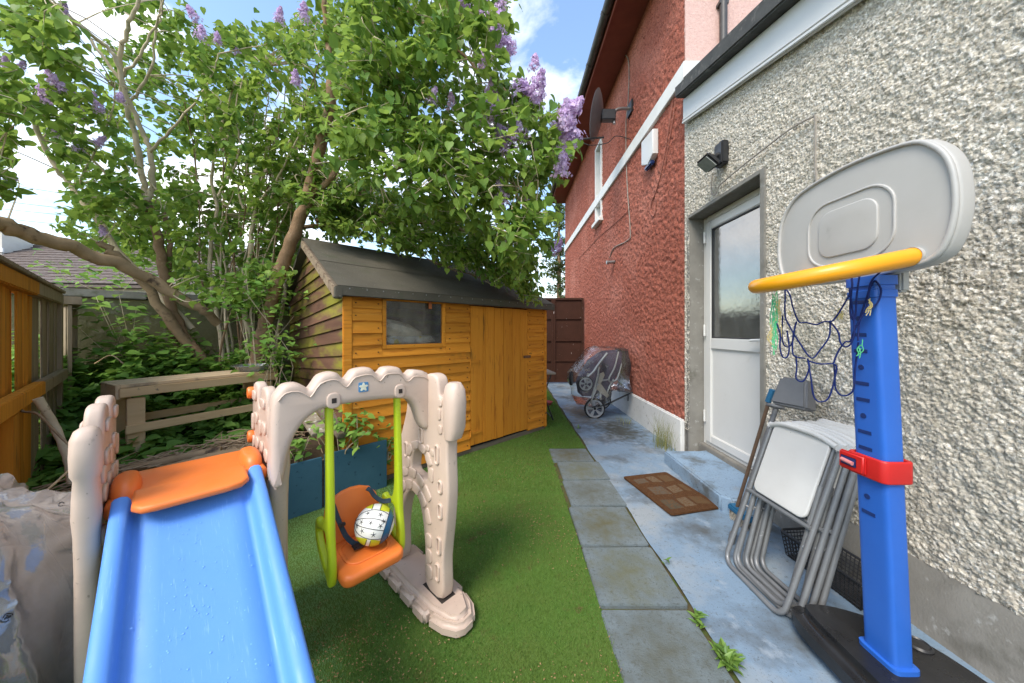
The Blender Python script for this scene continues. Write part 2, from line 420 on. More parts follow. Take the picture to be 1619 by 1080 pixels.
house = empty('house', (0, 0, 0), 0, 'tall house with red roughcast side wall, pink rear wall and white band', 'house')
def rough_wall(name, y0, y1, z0, z1, step, amp, cells, m, parent, seed, hole=None, top=None, x=WX, sharp=1.0, fw=.5):
    ny, nz = int((y1 - y0) / step) + 1, int((z1 - z0) / step) + 1
    ys = np.linspace(y0, y1, ny); zs = np.linspace(z0, z1, nz)
    h = field(ny, nz, cells, seed, 3)
    w_ = np.random.default_rng(seed + 1).standard_normal((ny, nz)); w_ = w_ * .5 + .25 * (np.roll(w_, 1, 0) + np.roll(w_, 1, 1)); h = fw * h + (1.38 - fw) * w_ / w_.std()
    h = np.sign(h) * np.abs(h) ** sharp
    h = np.clip(h, -2, 2.4) * amp + field(ny, nz, .09 / step, seed + 7, 2) * amp * .55
    yy, zz = np.meshgrid(ys, zs, indexing='ij')
    edge = np.ones_like(h); edge[0, :] = 0; edge[-1, :] = 0; edge[:, -1] = 0
    xx = x - h * edge - amp
    xx[:, 0] = x
    V = np.stack([xx, yy, zz], -1).reshape(-1, 3)
    ii, jj = np.meshgrid(np.arange(ny - 1), np.arange(nz - 1), indexing='ij')
    cy, cz = (ys[ii] + ys[ii + 1]) / 2, (zs[jj] + zs[jj + 1]) / 2
    keep = np.ones(ii.shape, bool)
    if hole:
        for (a, b, c, d) in hole: keep &= ~((cy > a) & (cy < b) & (cz > c) & (cz < d))
    if top is not None: keep &= cz < top(cy)
    ii, jj = ii[keep], jj[keep]
    Q = np.stack([ii * nz + jj, ii * nz + jj + 1, (ii + 1) * nz + jj + 1, (ii + 1) * nz + jj], -1)
    return np_mesh(name, V, Q, m, parent, smooth=True)

EAVE = 5.45
wn = (6.24, 6.6, 3.45, 4.92)      # side window opening
rough_wall('side_wall', CORNER, HOUSE_END, .335, EAVE, .016, .0046, 2.2, M_red, house, 11, hole=[wn])
b = MB(); b.box(WX + .17, CORNER + .015, 0, 5.5, HOUSE_END, EAVE)
# core of the house, its window recess left as a dark slot behind the frame
b.build('house_core', M_dark, house, smooth=None)
# rear (pink) wall above the lean-to
rw = MB().box(WX - .002, CORNER - .012, 2.9, 5.5, CORNER + .014, EAVE); rw.build('rear_wall', M_pink, house, smooth=None)
MB().box(WX - .035, CORNER + .01, -.02, WX + .03, HOUSE_END, .345).build('plinth', M_plinth, house, bevel=.012)
# white string course, returning round the corner
MB().box(WX - .04, CORNER - .05, 3.77, WX + .02, HOUSE_END + .01, 3.95).box(WX + .02, CORNER - .05, 3.77, 2.05, CORNER + .02, 3.95).build('string_course', M_white, house, bevel=.006)
# eaves
MB().box(1.37, CORNER - .25, EAVE, 2.2, HOUSE_END + .25, EAVE + .03).build('soffit', M_soffit, house, smooth=None)
MB().box(1.345, CORNER - .25, EAVE - .03, 1.368, HOUSE_END + .25, EAVE + .19).build('fascia', M_soffit, house, smooth=None)
rf = MB(); rf.prism([(1.30, EAVE + .19), (3.6, EAVE + 1.75), (5.9, EAVE + .19), (5.9, EAVE + .27), (3.6, EAVE + 1.84), (1.30, EAVE + .27)], CORNER - .3, HOUSE_END + .3, axis='y')
rf.build('roof', M_roofdark, house, smooth=None)
# half-round gutter with brackets
gp_ = [(.06 * math.cos(R(a)), .06 * math.sin(R(a))) for a in range(180, 361, 15)] + [(.054 * math.cos(R(a)), .054 * math.sin(R(a))) for a in range(360, 179, -15)]
gut = MB().prism([(1.285 + a, EAVE + .09 + c) for a, c in gp_], CORNER - .3, HOUSE_END + .3, axis='y').build('gutter', M_gutter, house)
for yy in np.arange(CORNER + .2, HOUSE_END, .85):
    q = [(1.285 + a * 1.12, EAVE + .088 + c * 1.12) for a, c in gp_[:13]] + [(1.285 + a * 1.02, EAVE + .088 + c * 1.02) for a, c in gp_[12::-1]]
    MB().prism(q, yy, yy + .05, axis='y').build('bracket', M_gutter, gut)
# downpipe on the pink rear wall
MB().tube([(2.12, CORNER - .06, 2.9), (2.12, CORNER - .06, EAVE + .1)], .034, 12).build('downpipe', M_gutter, house)
MB().box(2.075, CORNER - .075, 4.5, 2.165, CORNER - .01, 4.53).build('pipe_clip', M_gutter, house)
# slim side window
win = MB()
for (a0, c0, a1, c1) in ((wn[0] - .05, wn[2] - .02, wn[0], wn[3] + .05), (wn[1], wn[2] - .02, wn[1] + .05, wn[3] + .05), (wn[0], wn[3], wn[1], wn[3] + .05)):
    win.box(WX - .03, a0, c0, WX + .14, a1, c1)
wo = win.build('window', M_white, house, bevel=.004)
MB().box(WX - .09, wn[0] - .09, wn[2] - .09, WX + .13, wn[1] + .09, wn[2] - .015).build('sill', M_white, wo, bevel=.008)
fr = MB()
for (a0, c0, a1, c1) in ((wn[0], wn[2], wn[0] + .05, wn[3]), (wn[1] - .05, wn[2], wn[1], wn[3]), (wn[0] + .05, wn[2], wn[1] - .05, wn[2] + .05), (wn[0] + .05, wn[3] - .05, wn[1] - .05, wn[3])):
    fr.box(WX + .1, a0, c0, WX + .14, a1, c1)
fr.build('frame', M_upvc, wo, bevel=.004)
MB().box(WX + .122, wn[0] + .05, wn[2] + .05, WX + .128, wn[1] - .05, wn[3] - .05).build('pane', M_glass, wo, smooth=None)
# overflow pipe stub and cables on the side wall
def wl(x, y, off=.012):                     # point on the side wall seen at a pixel
    Y = FPX * WX / (x - CX); p = at(x, y, Y); p.x = WX - off; return p
pp = wl(972, 414); MB().tube([pp + Vector((.03, 0, 0)), pp + Vector((-.13, 0, -.01))], .028, 14).tube([pp + Vector((-.10, 0, -.008)), pp + Vector((-.125, 0, -.01))], .034, 14).build('overflow_pipe', M_steel, house)
def cable(pts, r, m, parent, name='cable', n=6, off=.014):
    return MB().tube(spline([wl(x, y, off) for x, y in pts], n), r, 5).build(name, m, parent)
cable([(954, 72), (975, 86), (994, 92), (995, 150), (991, 200), (993, 290), (998, 365), (994, 380), (972, 392), (965, 408)], .008, M_cable, house)
cable([(1066, 158), (1060, 200), (1050, 260), (1040, 300), (1032, 320), (1030, 335), (1036, 341), (1040, 318)], .007, M_cablered, house)
cable([(1070, 160), (1066, 190), (1056, 245), (1052, 270)], .006, M_cablered, house)
cable([(998, 330), (975, 352), (945, 378), (915, 410)], .005, M_cablered, house)

# ------------------------------------------------ satellite dish
M_dish = mat('dark_grey_dish', (.10, .10, .105), (.13, .13, .135), 8, .45)
mt = wl(998, 172, 0)
dish = empty('satellite_dish', (mt.x, mt.y, mt.z), 0, 'dark grey satellite dish on an arm high on the red wall', 'satellite dish')
MB().box(-.03, -.09, -.09, .012, .09, .09).build('wall_plate', M_black, dish, bevel=.006)
MB().tube(spline([(0, 0, 0), (-.16, 0, .0), (-.24, 0, -.05), (-.25, 0, -.22)], 5), .022, 10).build('mast', M_steel, dish)
ddir = Vector((-.90, .36, .22)).normalized(); c0 = Vector((-.44, .0, -.10))
qz = ddir.to_track_quat('Z', 'Y').to_matrix().to_4x4(); Md = Matrix.Translation(c0) @ qz
prof = [(0.001, 0), (.10, .008), (.20, .03), (.29, .062), (.33, .082), (.335, .078), (.29, .052), (.2, .02), (.1, -.004), (.001, -.012)]
MB().lathe([(r * 1.0, z) for r, z in prof], 40, Md).build('reflector', M_dish, dish)
MB().box(-.44, -.05, -.18, -.24, .05, -.03).build('bracket', M_black, dish, bevel=.008)
MB().tube([(-.40, 0, -.42), (-.80, .02, -.44)], .014, 8).build('feed_arm', M_black, dish)
MB().tube([(-.80, .02, -.44), (-.79, .02, -.33)], .028, 10).build('receiver', M_black, dish)
MB().tube(spline([(-.8, .02, -.42), (-.62, .0, -.53), (-.35, 0, -.50), (-.22, 0, -.40), (0, 0, -.45)], 6), .006, 5).build('cable', M_black, dish)

# ------------------------------------------------ alarm box
ab = wl(1033, 238, 0)
alarm = empty('alarm_box', (WX, ab.y, ab.z), 0, 'white burglar alarm box with blue lower edge on red wall', 'alarm box')
hexo = [(-.17, -.10), (.02, -.19), (.16, -.12), (.16, .17), (-.17, .20)]
plate('case', [[(a, c) for a, c in hexo]], .075, M_upvc, alarm, basis((0, -1, 0), (0, 0, 1), (-1, 0, 0), (-.045, 0, 0)), bevel=.012)
M_bluel = mat('blue_lens', (.02, .05, .16), None, 5, .2)
MB().box(-.075, -.10, -.215, -.02, .10, -.16).build('strobe_lens', M_bluel, alarm, bevel=.015)

# ================================================================== EXTENSION (cream pebbledash)
ext = empty('house_extension', (0, 0, 0), 0, 'cream pebbledashed lean-to extension with white bargeboard and back door', 'house extension')
SL = .262
def barge_z(Y): return 3.315 - SL * (CORNER - .05 - Y)        # lower edge of the bargeboard
DO = (2.272, 3.19, 0.0, 2.355)                                 # door opening
rough_wall('wall', .08, CORNER, .255, 3.56, .0055, .0028, 2.4, M_grey, ext, 5, hole=[(DO[0], DO[1], DO[2], DO[3])], top=lambda Y: barge_z(Y) + .12, sharp=1.15)
MB().box(WX - .006, -1.6, .255, WX + .3, .08, 2.4).build('wall_end', M_grey, ext, smooth=None)
MB().box(WX + .02, DO[1] + .02, 0, 3.4, CORNER + .01, 3.2).box(WX + .02, -1.6, 0, 3.4, DO[0] - .02, 2.3).box(WX + .02, DO[0] - .02, DO[3] + .02, 3.4, DO[1] + .02, 2.95).build('wall_core', M_dark, ext, smooth=None)
# plinth: sloping concrete foot
pl = MB(); prof = [(WX + .03, .265), (WX - .004, .262), (WX - .022, .19), (WX - .04, .03), (WX - .055, -.02), (WX + .03, -.02)]
pl.prism(prof, -1.6, DO[0] - .005, axis='y'); pl.build('plinth', M_conc, ext, smooth=30)
# reveal and lintel of the door opening
MB().box(WX - .004, DO[1], -.02, WX + .17, DO[1] + .045, DO[3] + .03).build('reveal', M_conc, ext, bevel=.004)
MB().box(WX - .016, DO[0] - .045, .1, WX + .17, DO[0], DO[3] + .03).build('reveal', M_conc, ext, bevel=.004)
MB().box(WX - .014, DO[0], DO[3], WX + .17, DO[1], DO[3] + .035).build('lintel', M_conc, ext, bevel=.004)
MB().box(WX - .004, CORNER - .06, -.02, WX + .06, CORNER + .012, .33).build('plinth_end', M_conc, ext, bevel=.01)
# bargeboard, moulding, verge and roof of the lean-to
ya, yb2 = -1.2, CORNER - .045
def strip(x0, x1, o0, o1, a=ya, b_=yb2):
    return MB().add([(x, y, barge_z(y) + o) for x in (x0, x1) for y in (a, b_) for o in (o0, o1)],
                    [(0, 1, 3, 2), (4, 6, 7, 5), (0, 4, 5, 1), (2, 3, 7, 6), (0, 2, 6, 4), (1, 5, 7, 3)])
strip(WX - .045, WX - .018, .0, .245).build('bargeboard', M_upvc, ext, bevel=.003)
strip(WX - .058, WX - .045, .0, .022).build('bead', M_upvc, ext, bevel=.004)
strip(WX - .053, WX - .045, .032, .045).build('bead', M_upvc, ext, bevel=.003)
strip(WX - .13, WX + 1.8, .252, .37).build('roof', M_roofdark, ext, bevel=.012)
strip(WX - .10, WX + 1.8, .37, .42, ya, yb2 - .1).build('roof_felt', M_roofdark, ext, bevel=.012)

# ------------------------------------------------ back door
door = empty('door', (WX + .138, (DO[0] + DO[1]) / 2, .15), 0); door.parent = ext
dw, dh = (DO[1] - DO[0]) / 2, DO[3] - .15
fm = MB(); fm.box(0, -dw + .005, 0, .07, -dw + .055, dh - .005).box(0, dw - .055, 0, .07, dw - .005, dh - .005).box(0, -dw + .055, dh - .06, .07, dw - .055, dh - .005).box(0, -dw + .055, 0, .07, dw - .055, .03)
fm.build('frame', M_upvc, door, bevel=.005)
l0, l1 = -dw + .06, dw - .06; s = .075; mz = .93
lf = MB(); lf.box(-.012, l0, .035, .05, l0 + s, dh - .065).box(-.012, l1 - s, .035, .05, l1, dh - .065).box(-.012, l0 + s, dh - .065 - s, .05, l1 - s, dh - .065).box(-.012, l0 + s, .035, .05, l1 - s, .035 + s).box(-.012, l0 + s, mz, .05, l1 - s, mz + .1)
lf.build('leaf_frame', M_upvc, door, bevel=.006)
MB().box(.004, l0 + s, .035 + s, .03, l1 - s, mz).build('panel', M_upvc, door, smooth=None)
MB().box(.010, l0 + s, mz + .1, .016, l1 - s, dh - .065 - s).build('pane', M_glass, door, smooth=None)
gk = MB()
za, zb = mz + .1, dh - .065 - s
gk.box(-.003, l0 + s, za, .009, l0 + s + .01, zb).box(-.003, l1 - s - .01, za, .009, l1 - s, zb).box(-.003, l0 + s + .01, za, .009, l1 - s - .01, za + .01).box(-.003, l0 + s + .01, zb - .01, .009, l1 - s - .01, zb)
gk.build('gasket', M_black, door, smooth=None)
hd = MB().box(-.022, l0 + .02, mz - .06, -.012, l0 + .055, mz + .18); hd.build('handle_plate', M_upvc, door, bevel=.004)
MB().tube(spline([(-.015, l0 + .037, mz + .10), (-.06, l0 + .037, mz + .10), (-.065, l0 + .06, mz + .10), (-.063, l0 + .15, mz + .095)], 4), .010, 8).build('handle', M_upvc, door)
for z in (.22, 1.05, 1.95):
    MB().tube([(-.018, l1 + .01, z), (-.018, l1 + .01, z + .11)], .011, 10).build('hinge', M_upvc, door)
MB().box(-.05, -dw, -.13, .09, dw, 0).build('threshold', M_conc, door, bevel=.006)
# dark hall behind the glass, with a wet pale blind line left to reflection
MB().box(.25, -1.2, -.1, .3, 1.2, 2.6).build('inner_wall', M_dark, door, smooth=None)

# ------------------------------------------------ doorstep
M_paint2 = mat('blue_painted_step', (.235, .33, .44), (.19, .27, .36), 4, .7, .35, 140, bump2=.3, bs2=14, spots=[((.24, .27, .29), 6, .54, .72), ((.11, .125, .13), 4, .54, .70), ((.07, .08, .085), 80, .58, .70)])
st = MB().prism([(1.455, 3.06), (1.78, 3.06), (1.95, 3.10), (1.95, 2.28), (1.76, 2.255), (1.76, 2.19), (1.50, 2.18), (1.45, 2.23)], -.01, .112)
stp = st.build('doorstep', M_paint2, bevel=.012, seg=3); tag(stp, 'blue painted concrete step in front of the white back door', 'doorstep')

# ------------------------------------------------ floodlight
fl = Vector((WX - .01, FPX * WX / (1147 - CX), 0)); fl.z = at(1147, 245, fl.y).z
lamp = empty('floodlight', fl, 0, 'small black floodlight above the white back door', 'floodlight')
MB().box(-.055, -.055, -.09, .01, .055, .10).build('back_box', M_black, lamp, bevel=.012)
MB().tube([(-.05, 0, .0), (-.10, .0, -.03)], .022, 10).build('knuckle', M_black, lamp)
Ml = Matrix.Translation((-.135, 0, -.075)) @ Matrix.Rotation(R(40), 4, 'Y')
MB().box(-.07, -.078, -.01, .06, .078, .03, Ml).box(-.04, -.05, .03, .04, .05, .06, Ml).build('housing', M_black, lamp, bevel=.012)
M_lens = mat('floodlight_glass', (.32, .34, .33), (.25, .27, .26), 30, .15)
MB().box(-.058, -.066, -.016, .048, .066, -.008, Ml).build('lens', M_lens, lamp, smooth=None)
cable([(1131, 278), (1130, 303), (1136, 308), (1142, 295), (1152, 285), (1180, 262), (1215, 235), (1255, 205), (1290, 186), (1297, 190), (1297, 260), (1303, 330)], .006, M_cable, ext, n=7, off=.028)

# ------------------------------------------------ steel side gate
M_gate = mat('brown_gate_paint', (.06, .025, .016), (.045, .019, .012), 5, .6, .2, 60, spots=[((.45, .40, .38), 9, .67, .74, (2, 2, .6)), ((.2, .1, .06), 26, .66, .75)])
gate = empty('side_gate', (0, 7.66, 0), 0, 'brown painted steel gate closing the passage beside the house', 'gate')
gx0, gx1, gh = .30, 1.742, 2.03
for k, (a, b_) in enumerate(((gx0, 1.02), (1.02, gx1))):
    MB().box(a + .05, .012, .05, b_ - .05, .016, gh - .05).build('sheet', M_gate, gate, smooth=None)
    MB().box(a, -.02, .03, a + .05, .03, gh).box(b_ - .052, -.02, .03, b_ - .002, .03, gh).box(a + .05, -.02, gh - .05, b_ - .052, .03, gh).box(a + .05, -.02, .03, b_ - .052, .03, .08).build('frame', M_gate, gate, bevel=.004)
    for z in (.52, 1.0, 1.52):
        MB().box(a + .05, -.016, z, b_ - .052, .011, z + .035).build('rail', M_gate, gate, bevel=.003)

# ------------------------------------------------ mossy boundary wall
M_moss = mat('mossy_render', (.20, .185, .105), (.15, .145, .065), 6, .95, .9, 70, bump2=.6, bs2=30, spots=[((.28, .255, .18), 12, .55, .7), ((.09, .105, .03), 5, .55, .7)])
M_cope = mat('grey_coping', (.26, .25, .22), (.18, .175, .15), 8, .9, .5, 60, spots=[((.09, .10, .05), 9, .55, .7)])
ba = math.atan2(.714, .70)
bw = empty('boundary_wall', (-4.75, 2.64, 0), ba, 'mossy grey rendered garden wall behind the lilac', 'garden wall')
MB().box(0, 0, -.02, 7.05, .2, 1.58).build('render', M_moss, bw, smooth=None)
x = -.05
while x < 7.0:
    w = .62; MB().box(x, -.045, 1.583, x + w - .008, .24, 1.66 + random.uniform(-.006, .006)).build('coping_stone', M_cope, bw, bevel=.008); x += w
# ================================================================== SHED
M_orange = mat('orange_wood_stain', (.63, .255, .027), (.55, .20, .019), 5, .62, .35, 50, rand=.17, stretch=(.35, 6, 6), bd=.003,
               spots=[((.36, .115, .014), 5, .54, .70, (.6, 7, 7)), ((.05, .03, .012), 8, .66, .73, (1, 2.5, 2.5)), ((.16, .105, .025), 2.3, .60, .78), ((.70, .36, .07), 9, .62, .75, (.5, 8, 8))])
M_orangev = M_orange
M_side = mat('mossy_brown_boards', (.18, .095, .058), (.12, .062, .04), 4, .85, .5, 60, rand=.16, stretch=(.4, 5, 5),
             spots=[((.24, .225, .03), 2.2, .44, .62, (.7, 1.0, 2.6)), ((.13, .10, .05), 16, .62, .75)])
M_felt = mat('roofing_felt', (.115, .103, .08), (.085, .077, .06), 3, .92, .7, 220, spots=[((.075, .08, .05), 5, .57, .8), ((.21, .20, .17), 70, .64, .70)])
M_weath = mat('grey_weathered_wood', (.21, .17, .125), (.14, .11, .08), 6, .85, .5, 50, stretch=(.4, 5, 5), rand=.12, spots=[((.08, .06, .04), 9, .6, .72)])
M_rust = mat('rusty_iron', (.12, .06, .03), (.2, .10, .05), 40, .8, .3, 100)
TH = R(44)
SW, SD, SE, SR = 2.37, 2.0, 1.58, 2.10
shed = empty('garden_shed', (-1.27, 2.48, 0), TH, 'orange stained wooden shed with felt roof, window and plank door', 'shed')
def hboard(x0, x1, z0, h, y, m, parent, name='board'):
    """one lapped horizontal board of the front: lower edge stands proud"""
    L_ = x1 - x0; t0, t1 = .007, .025
    vs = []
    for xx in (0, L_):
        vs += [(xx, 0, 0), (xx, -t1, 0), (xx, -t1 + .002, .012), (xx, -t0, h), (xx, 0, h)]
    o = MB().add(vs, [(0, 1, 2, 3, 4)[::-1], (5, 6, 7, 8, 9), (0, 5, 6, 1)[::-1], (1, 6, 7, 2)[::-1], (2, 7, 8, 3)[::-1], (3, 8, 9, 4)[::-1], (4, 9, 5, 0)[::-1]])
    return o.build(name, m, parent, smooth=None, loc=(x0, y, z0), rot=(0, R(random.uniform(-.25, .25)), 0))
win_x = (.28, .885); win_z = (1.10, 1.535); d_x = (1.18, 2.03)
row = .0985; z = .05
while z < SE - .07:
    h = min(row, SE - .07 - z) + .006
    y = -.001
    if z < win_z[0] < z + h: hboard(win_x[0] - .003, win_x[1] + .003, z, win_z[0] - z, y + .0005, M_orange, shed)
    if z + h > win_z[0] + .002 and z < win_z[1] + .02:
        hboard(.045, win_x[0] - .004, z, h, y, M_orange, shed); hboard(win_x[1] + .004, d_x[0] - .004, z, h, y, M_orange, shed)
    else:
        hboard(.045, d_x[0] - .004, z, h, y, M_orange, shed)
    hboard(d_x[1] + .004, SW - .03, z, h, y, M_orange, shed); z += row
MB().box(0, -.012, SE - .065, SW, .0, SE + .03).build('head_board', M_orange, shed, smooth=None, bevel=.002)
MB().box(-.022, -.026, .03, .042, .0, SE - .068).build('corner_post', M_orange, shed, bevel=.004)
MB().box(SW - .028, -.024, .03, SW + .02, .0, SE - .068).build('corner_post', M_orange, shed, bevel=.004)
MB().box(0, -.005, 0, SW, .03, .048).build('bearer', M_weath, shed, smooth=None)
# inner shell, so that daylight stays out
MB().box(.0, .001, .05, win_x[0] + .01, .012, SE).box(win_x[1] - .01, .001, .05, SW, .012, SE).box(win_x[0] + .01, .001, .05, win_x[1] - .01, .012, win_z[0] + .01).box(win_x[0] + .01, .001, win_z[1] - .01, win_x[1] - .01, .012, SE).build('lining', M_dark, shed, smooth=None)
gable = [(0, 0), (SD, 0), (SD, SE), (SD / 2, SR), (0, SE)]
MB().prism(gable, SW, SW + .015, axis='x').build('end_wall', M_side, shed, smooth=None)
MB().box(0, SD - .012, 0, SW, SD, SE).build('back_wall', M_side, shed, smooth=None)
MB().box(0, .012, 0, SW, SD - .012, .03).build('floor', M_weath, shed, smooth=None)
MB().prism(gable, .002, .006, axis='x').build('lining', M_dark, shed, smooth=None)
# gable side: lapped boards that have sagged towards the back
def clip(poly, nrm, d):
    o = []
    for i in range(len(poly)):
        a, b_ = Vector(poly[i]), Vector(poly[(i + 1) % len(poly)]); da, db = a.dot(nrm) - d, b_.dot(nrm) - d
        if da <= 0: o.append(tuple(a))
        if da * db < 0: o.append(tuple(a + (b_ - a) * (da / (da - db))))
    return o
slope = (SR - SE) / (SD / 2); n1 = Vector((-slope, 1)).normalized(); n2 = Vector((slope, 1)).normalized()
tl = math.tan(R(4.5)); k = 0; z = .0
while z < SR + .15:
    r_ = .106; tj = tl + random.uniform(-.006, .006)
    poly = [(.0, z), (SD, z - tj * SD), (SD, z - tj * SD + r_ + .006), (0, z + r_ + .006)]
    for nn, d in ((n1, Vector((0, SE)).dot(n1)), (n2, Vector((SD, SE)).dot(n2)), (Vector((0, -1)), -.04)):
        poly = clip(poly, nn, d)
        if len(poly) < 3: break
    if len(poly) >= 3:
        nP = len(poly)
        def prot(p): return .008 + .015 * max(0, min(1, 1 - (p[1] - (z - tj * p[0])) / r_))
        c = Vector((0, sum(p[0] for p in poly) / nP, sum(p[1] for p in poly) / nP))
        vs = [(-prot(p), p[0] - c.y, p[1] - c.z) for p in poly] + [(0, p[0] - c.y, p[1] - c.z) for p in poly]
        # local x runs along the board
        Rm = Matrix(((0, 1, 0), (-1, 0, 0), (0, 0, 1)))
        vs = [tuple(Rm @ Vector(v)) for v in vs]
        fs = [tuple(range(nP)), tuple(range(nP, 2 * nP))[::-1]] + [(i, nP + i, nP + (i + 1) % nP, (i + 1) % nP) for i in range(nP)]
        MB().add(vs, fs).build('board', M_side, shed, smooth=None, loc=(-.002, c.y, c.z), rot=(0, 0, R(90)), weld=True)
    z += r_
# roof: two felted slopes, drip edge, barge
ov = .09
def slope_prism(s, x0, x1, th, yo, extra=0):
    if s > 0: p = [(-ov, SE - ov * slope + yo), (SD / 2, SR + yo), (SD / 2, SR + yo + th), (-ov, SE - ov * slope + yo + th)]
    else: p = [(SD + ov, SE - ov * slope + yo), (SD / 2, SR + yo), (SD / 2, SR + yo + th), (SD + ov, SE - ov * slope + yo + th)]
    return MB().prism(p, x0, x1, axis='x')
zz_e = SE - ov * slope; nx, ny = 60, 24
V = []; F_ = []
hh = field(nx + 1, ny + 1, 14, 21, 2)
for i in range(nx + 1):
    for j in range(ny + 1):
        xx = -.085 + (SW + .17) * i / nx; t = j / ny; yy = -ov + (SD / 2 + ov) * t
        V.append((xx, yy, SE - ov * slope + (SR - SE + ov * slope) * t + .052 + hh[i, j] * .0022 - .012 * math.sin(math.pi * i / nx) * (1 - t)))
for i in range(nx):
    for j in range(ny): F_.append((i * (ny + 1) + j, (i + 1) * (ny + 1) + j, (i + 1) * (ny + 1) + j + 1, i * (ny + 1) + j + 1))
np_mesh('roof_felt', np.array(V), np.array(F_), M_felt, shed, smooth=True)
# second felt strip lapped over the upper half, clout nails along the edges
V2 = []; F2 = []
for i in range(nx + 1):
    for j in range(9):
        b_ = V[i * (ny + 1) + int(round(11 + 13 * j / 8))]; V2.append((b_[0], b_[1], b_[2] + .004))
for i in range(nx):
    for j in range(8): F2.append((i * 9 + j, (i + 1) * 9 + j, (i + 1) * 9 + j + 1, i * 9 + j + 1))
np_mesh('roof_felt', np.array(V2), np.array(F2), M_felt, shed, smooth=True)
nl = MB()
for i in range(2, nx, 3):
    b_ = V[i * (ny + 1)]; nl.box(b_[0] - .004, -ov - .0145, zz_e + .028, b_[0] + .004, -ov - .012, zz_e + .036)
slope_prism(1, -.08, SW + .08, .015, .012).build('roof_deck', M_weath, shed, smooth=None)
slope_prism(-1, -.085, SW + .085, .045, .014).build('roof_felt', M_felt, shed, smooth=None)
zz = SE - ov * slope
MB().box(-.088, -ov - .012, zz - .025, SW + .088, -ov + .0, zz + .052).build('felt_edge', M_felt, shed, bevel=.006)
Mb = Matrix.Translation((-.10, 0, 0))
MB().prism([(-.06, SE - .06 * slope - .05), (SD / 2 - .02, SR - .045), (SD / 2 - .02, SR + .02), (-.06, SE - .06 * slope + .02)], -.098, -.082, axis='x').build('bargeboard', mat('bare_flaked_wood', (.32, .25, .17), (.18, .13, .09), 14, .85, .5, 60, spots=[((.09, .06, .04), 22, .55, .65)]), shed, smooth=None)
MB().box(-.095, -ov - .014, SE - .09, -.045, -.012, SE - .0).build('felt_corner', M_felt, shed, bevel=.008)
nl.build('nails', M_steel, shed, smooth=None)['kind'] = 'stuff'
nb_ = MB()
for z in np.arange(.05 + .04, SE - .1, row):
    for xx in (.07, .245, .93, 1.14, 2.07, SW - .06):
        if random.random() < .8: nb_.box(xx - .004, -.0265, z - .004, xx + .004, -.012, z + .004)
nb_.build('nails', mat('dark_nails', (.05, .03, .02), None, 9, .7), shed, smooth=None)['kind'] = 'stuff'
# window
wd = empty('window', (0, 0, 0)); wd.parent = shed
a0, a1 = win_x; c0_, c1 = win_z; t = .032
for q in ((a0, c0_, a0 + t, c1), (a1 - t, c0_, a1, c1), (a0 + t, c0_, a1 - t, c0_ + t), (a0 + t, c1 - t, a1 - t, c1)):
    MB().box(q[0], -.022, q[1], q[2], .012, q[3]).build('frame', M_orange, wd, bevel=.002)
M_dirty = glassy('dirty_window_glass', (.16, .15, .12), .90, .07, .30, .04, 6)
MB().box(a0 + t, -.004, c0_ + t, a1 - t, -.001, c1 - t).build('pane', M_dirty, wd, smooth=None)
MB().box(a1 - .185, -.036, c1 - .085, a1 - .155, -.024, c1 + .035).build('turn_button', mat('faded_wood_block', (.42, .13, .05), None, 8, .7), wd, bevel=.002)
# door of vertical planks with hinges and hasp
dr = empty('door', (0, 0, 0)); dr.parent = shed
xs = [1.18, 1.345, 1.372, 1.50, 1.635, 1.77, 1.90, 2.03]
M_plank = mat('orange_door_planks', (.62, .25, .026), (.55, .20, .019), 5, .62, .35, 50, rand=.06, stretch=(6, 6, .35), bd=.003,
              spots=[((.30, .085, .01), 5, .58, .74, (7, 7, .6)), ((.075, .05, .014), 3.2, .63, .78, (2.2, 2.2, .6))])
for i in range(len(xs) - 1):
    w = xs[i + 1] - xs[i] - .004
    MB().box(0, -.020 - random.uniform(0, .004), .075, w, 0, 1.503).build('plank', M_plank, dr, bevel=.002, loc=(xs[i] + .002, -.002, random.uniform(-.003, .003)))
for z in (1.40, .93, .20):
    MB().box(xs[0] + .0, -.030, z - .014, xs[0] + .14, -.0265, z + .014).tube([(xs[0] - .004, -.03, z - .03), (xs[0] - .004, -.03, z + .03)], .007, 8).build('hinge', M_plank, dr, bevel=.001)
MB().box(xs[-1] - .075, -.034, .925, xs[-1] + .045, -.0265, .955).tube([(xs[-1] - .06, -.034, .94), (xs[-1] - .06, -.05, .94)], .012, 8).build('hasp', M_rust, dr)
# things stored behind the shed window
M_cush = mat('pale_cushion', (.62, .52, .36), (.70, .66, .56), 6, .8)
M_sackw = mat('printed_white_sack', (.66, .66, .64), (.5, .52, .5), 5, .5, spots=[((.55, .45, .05), 6, .58, .62), ((.06, .2, .42), 7, .62, .66)])
def shed_pt(x, y, z): return Vector((-1.27, 2.48, 0)) + Matrix.Rotation(TH, 3, 'Z') @ Vector((x, y, z))
def pillow_mesh(name, sx, sy, sz, m, seed):
    g = random.Random(seed); b = MB(); n = 14
    for i in range(n + 1):
        for j in range(n + 1):
            pass
    bm = bmesh.new(); bmesh.ops.create_icosphere(bm, subdivisions=4, radius=1)
    off = Vector((g.random() * 9, g.random() * 9, 0))
    from mathutils import noise as NS
    for v in bm.verts:
        p = v.co.copy(); q = Vector([math.copysign(abs(c) ** .6, c) for c in p])
        q *= 1 + .16 * NS.noise(p * 2.2 + off)
        v.co = (q.x * sx, q.y * sy, q.z * sz)
    me = bpy.data.meshes.new(name); bm.to_mesh(me); bm.free(); me.materials.append(m); finish(me, 180); return link(name, me)
c = pillow_mesh('cushion', .20, .10, .07, M_cush, 3); c.location = shed_pt(.50, .14, 1.25); c.rotation_euler = (.3, .25, TH)
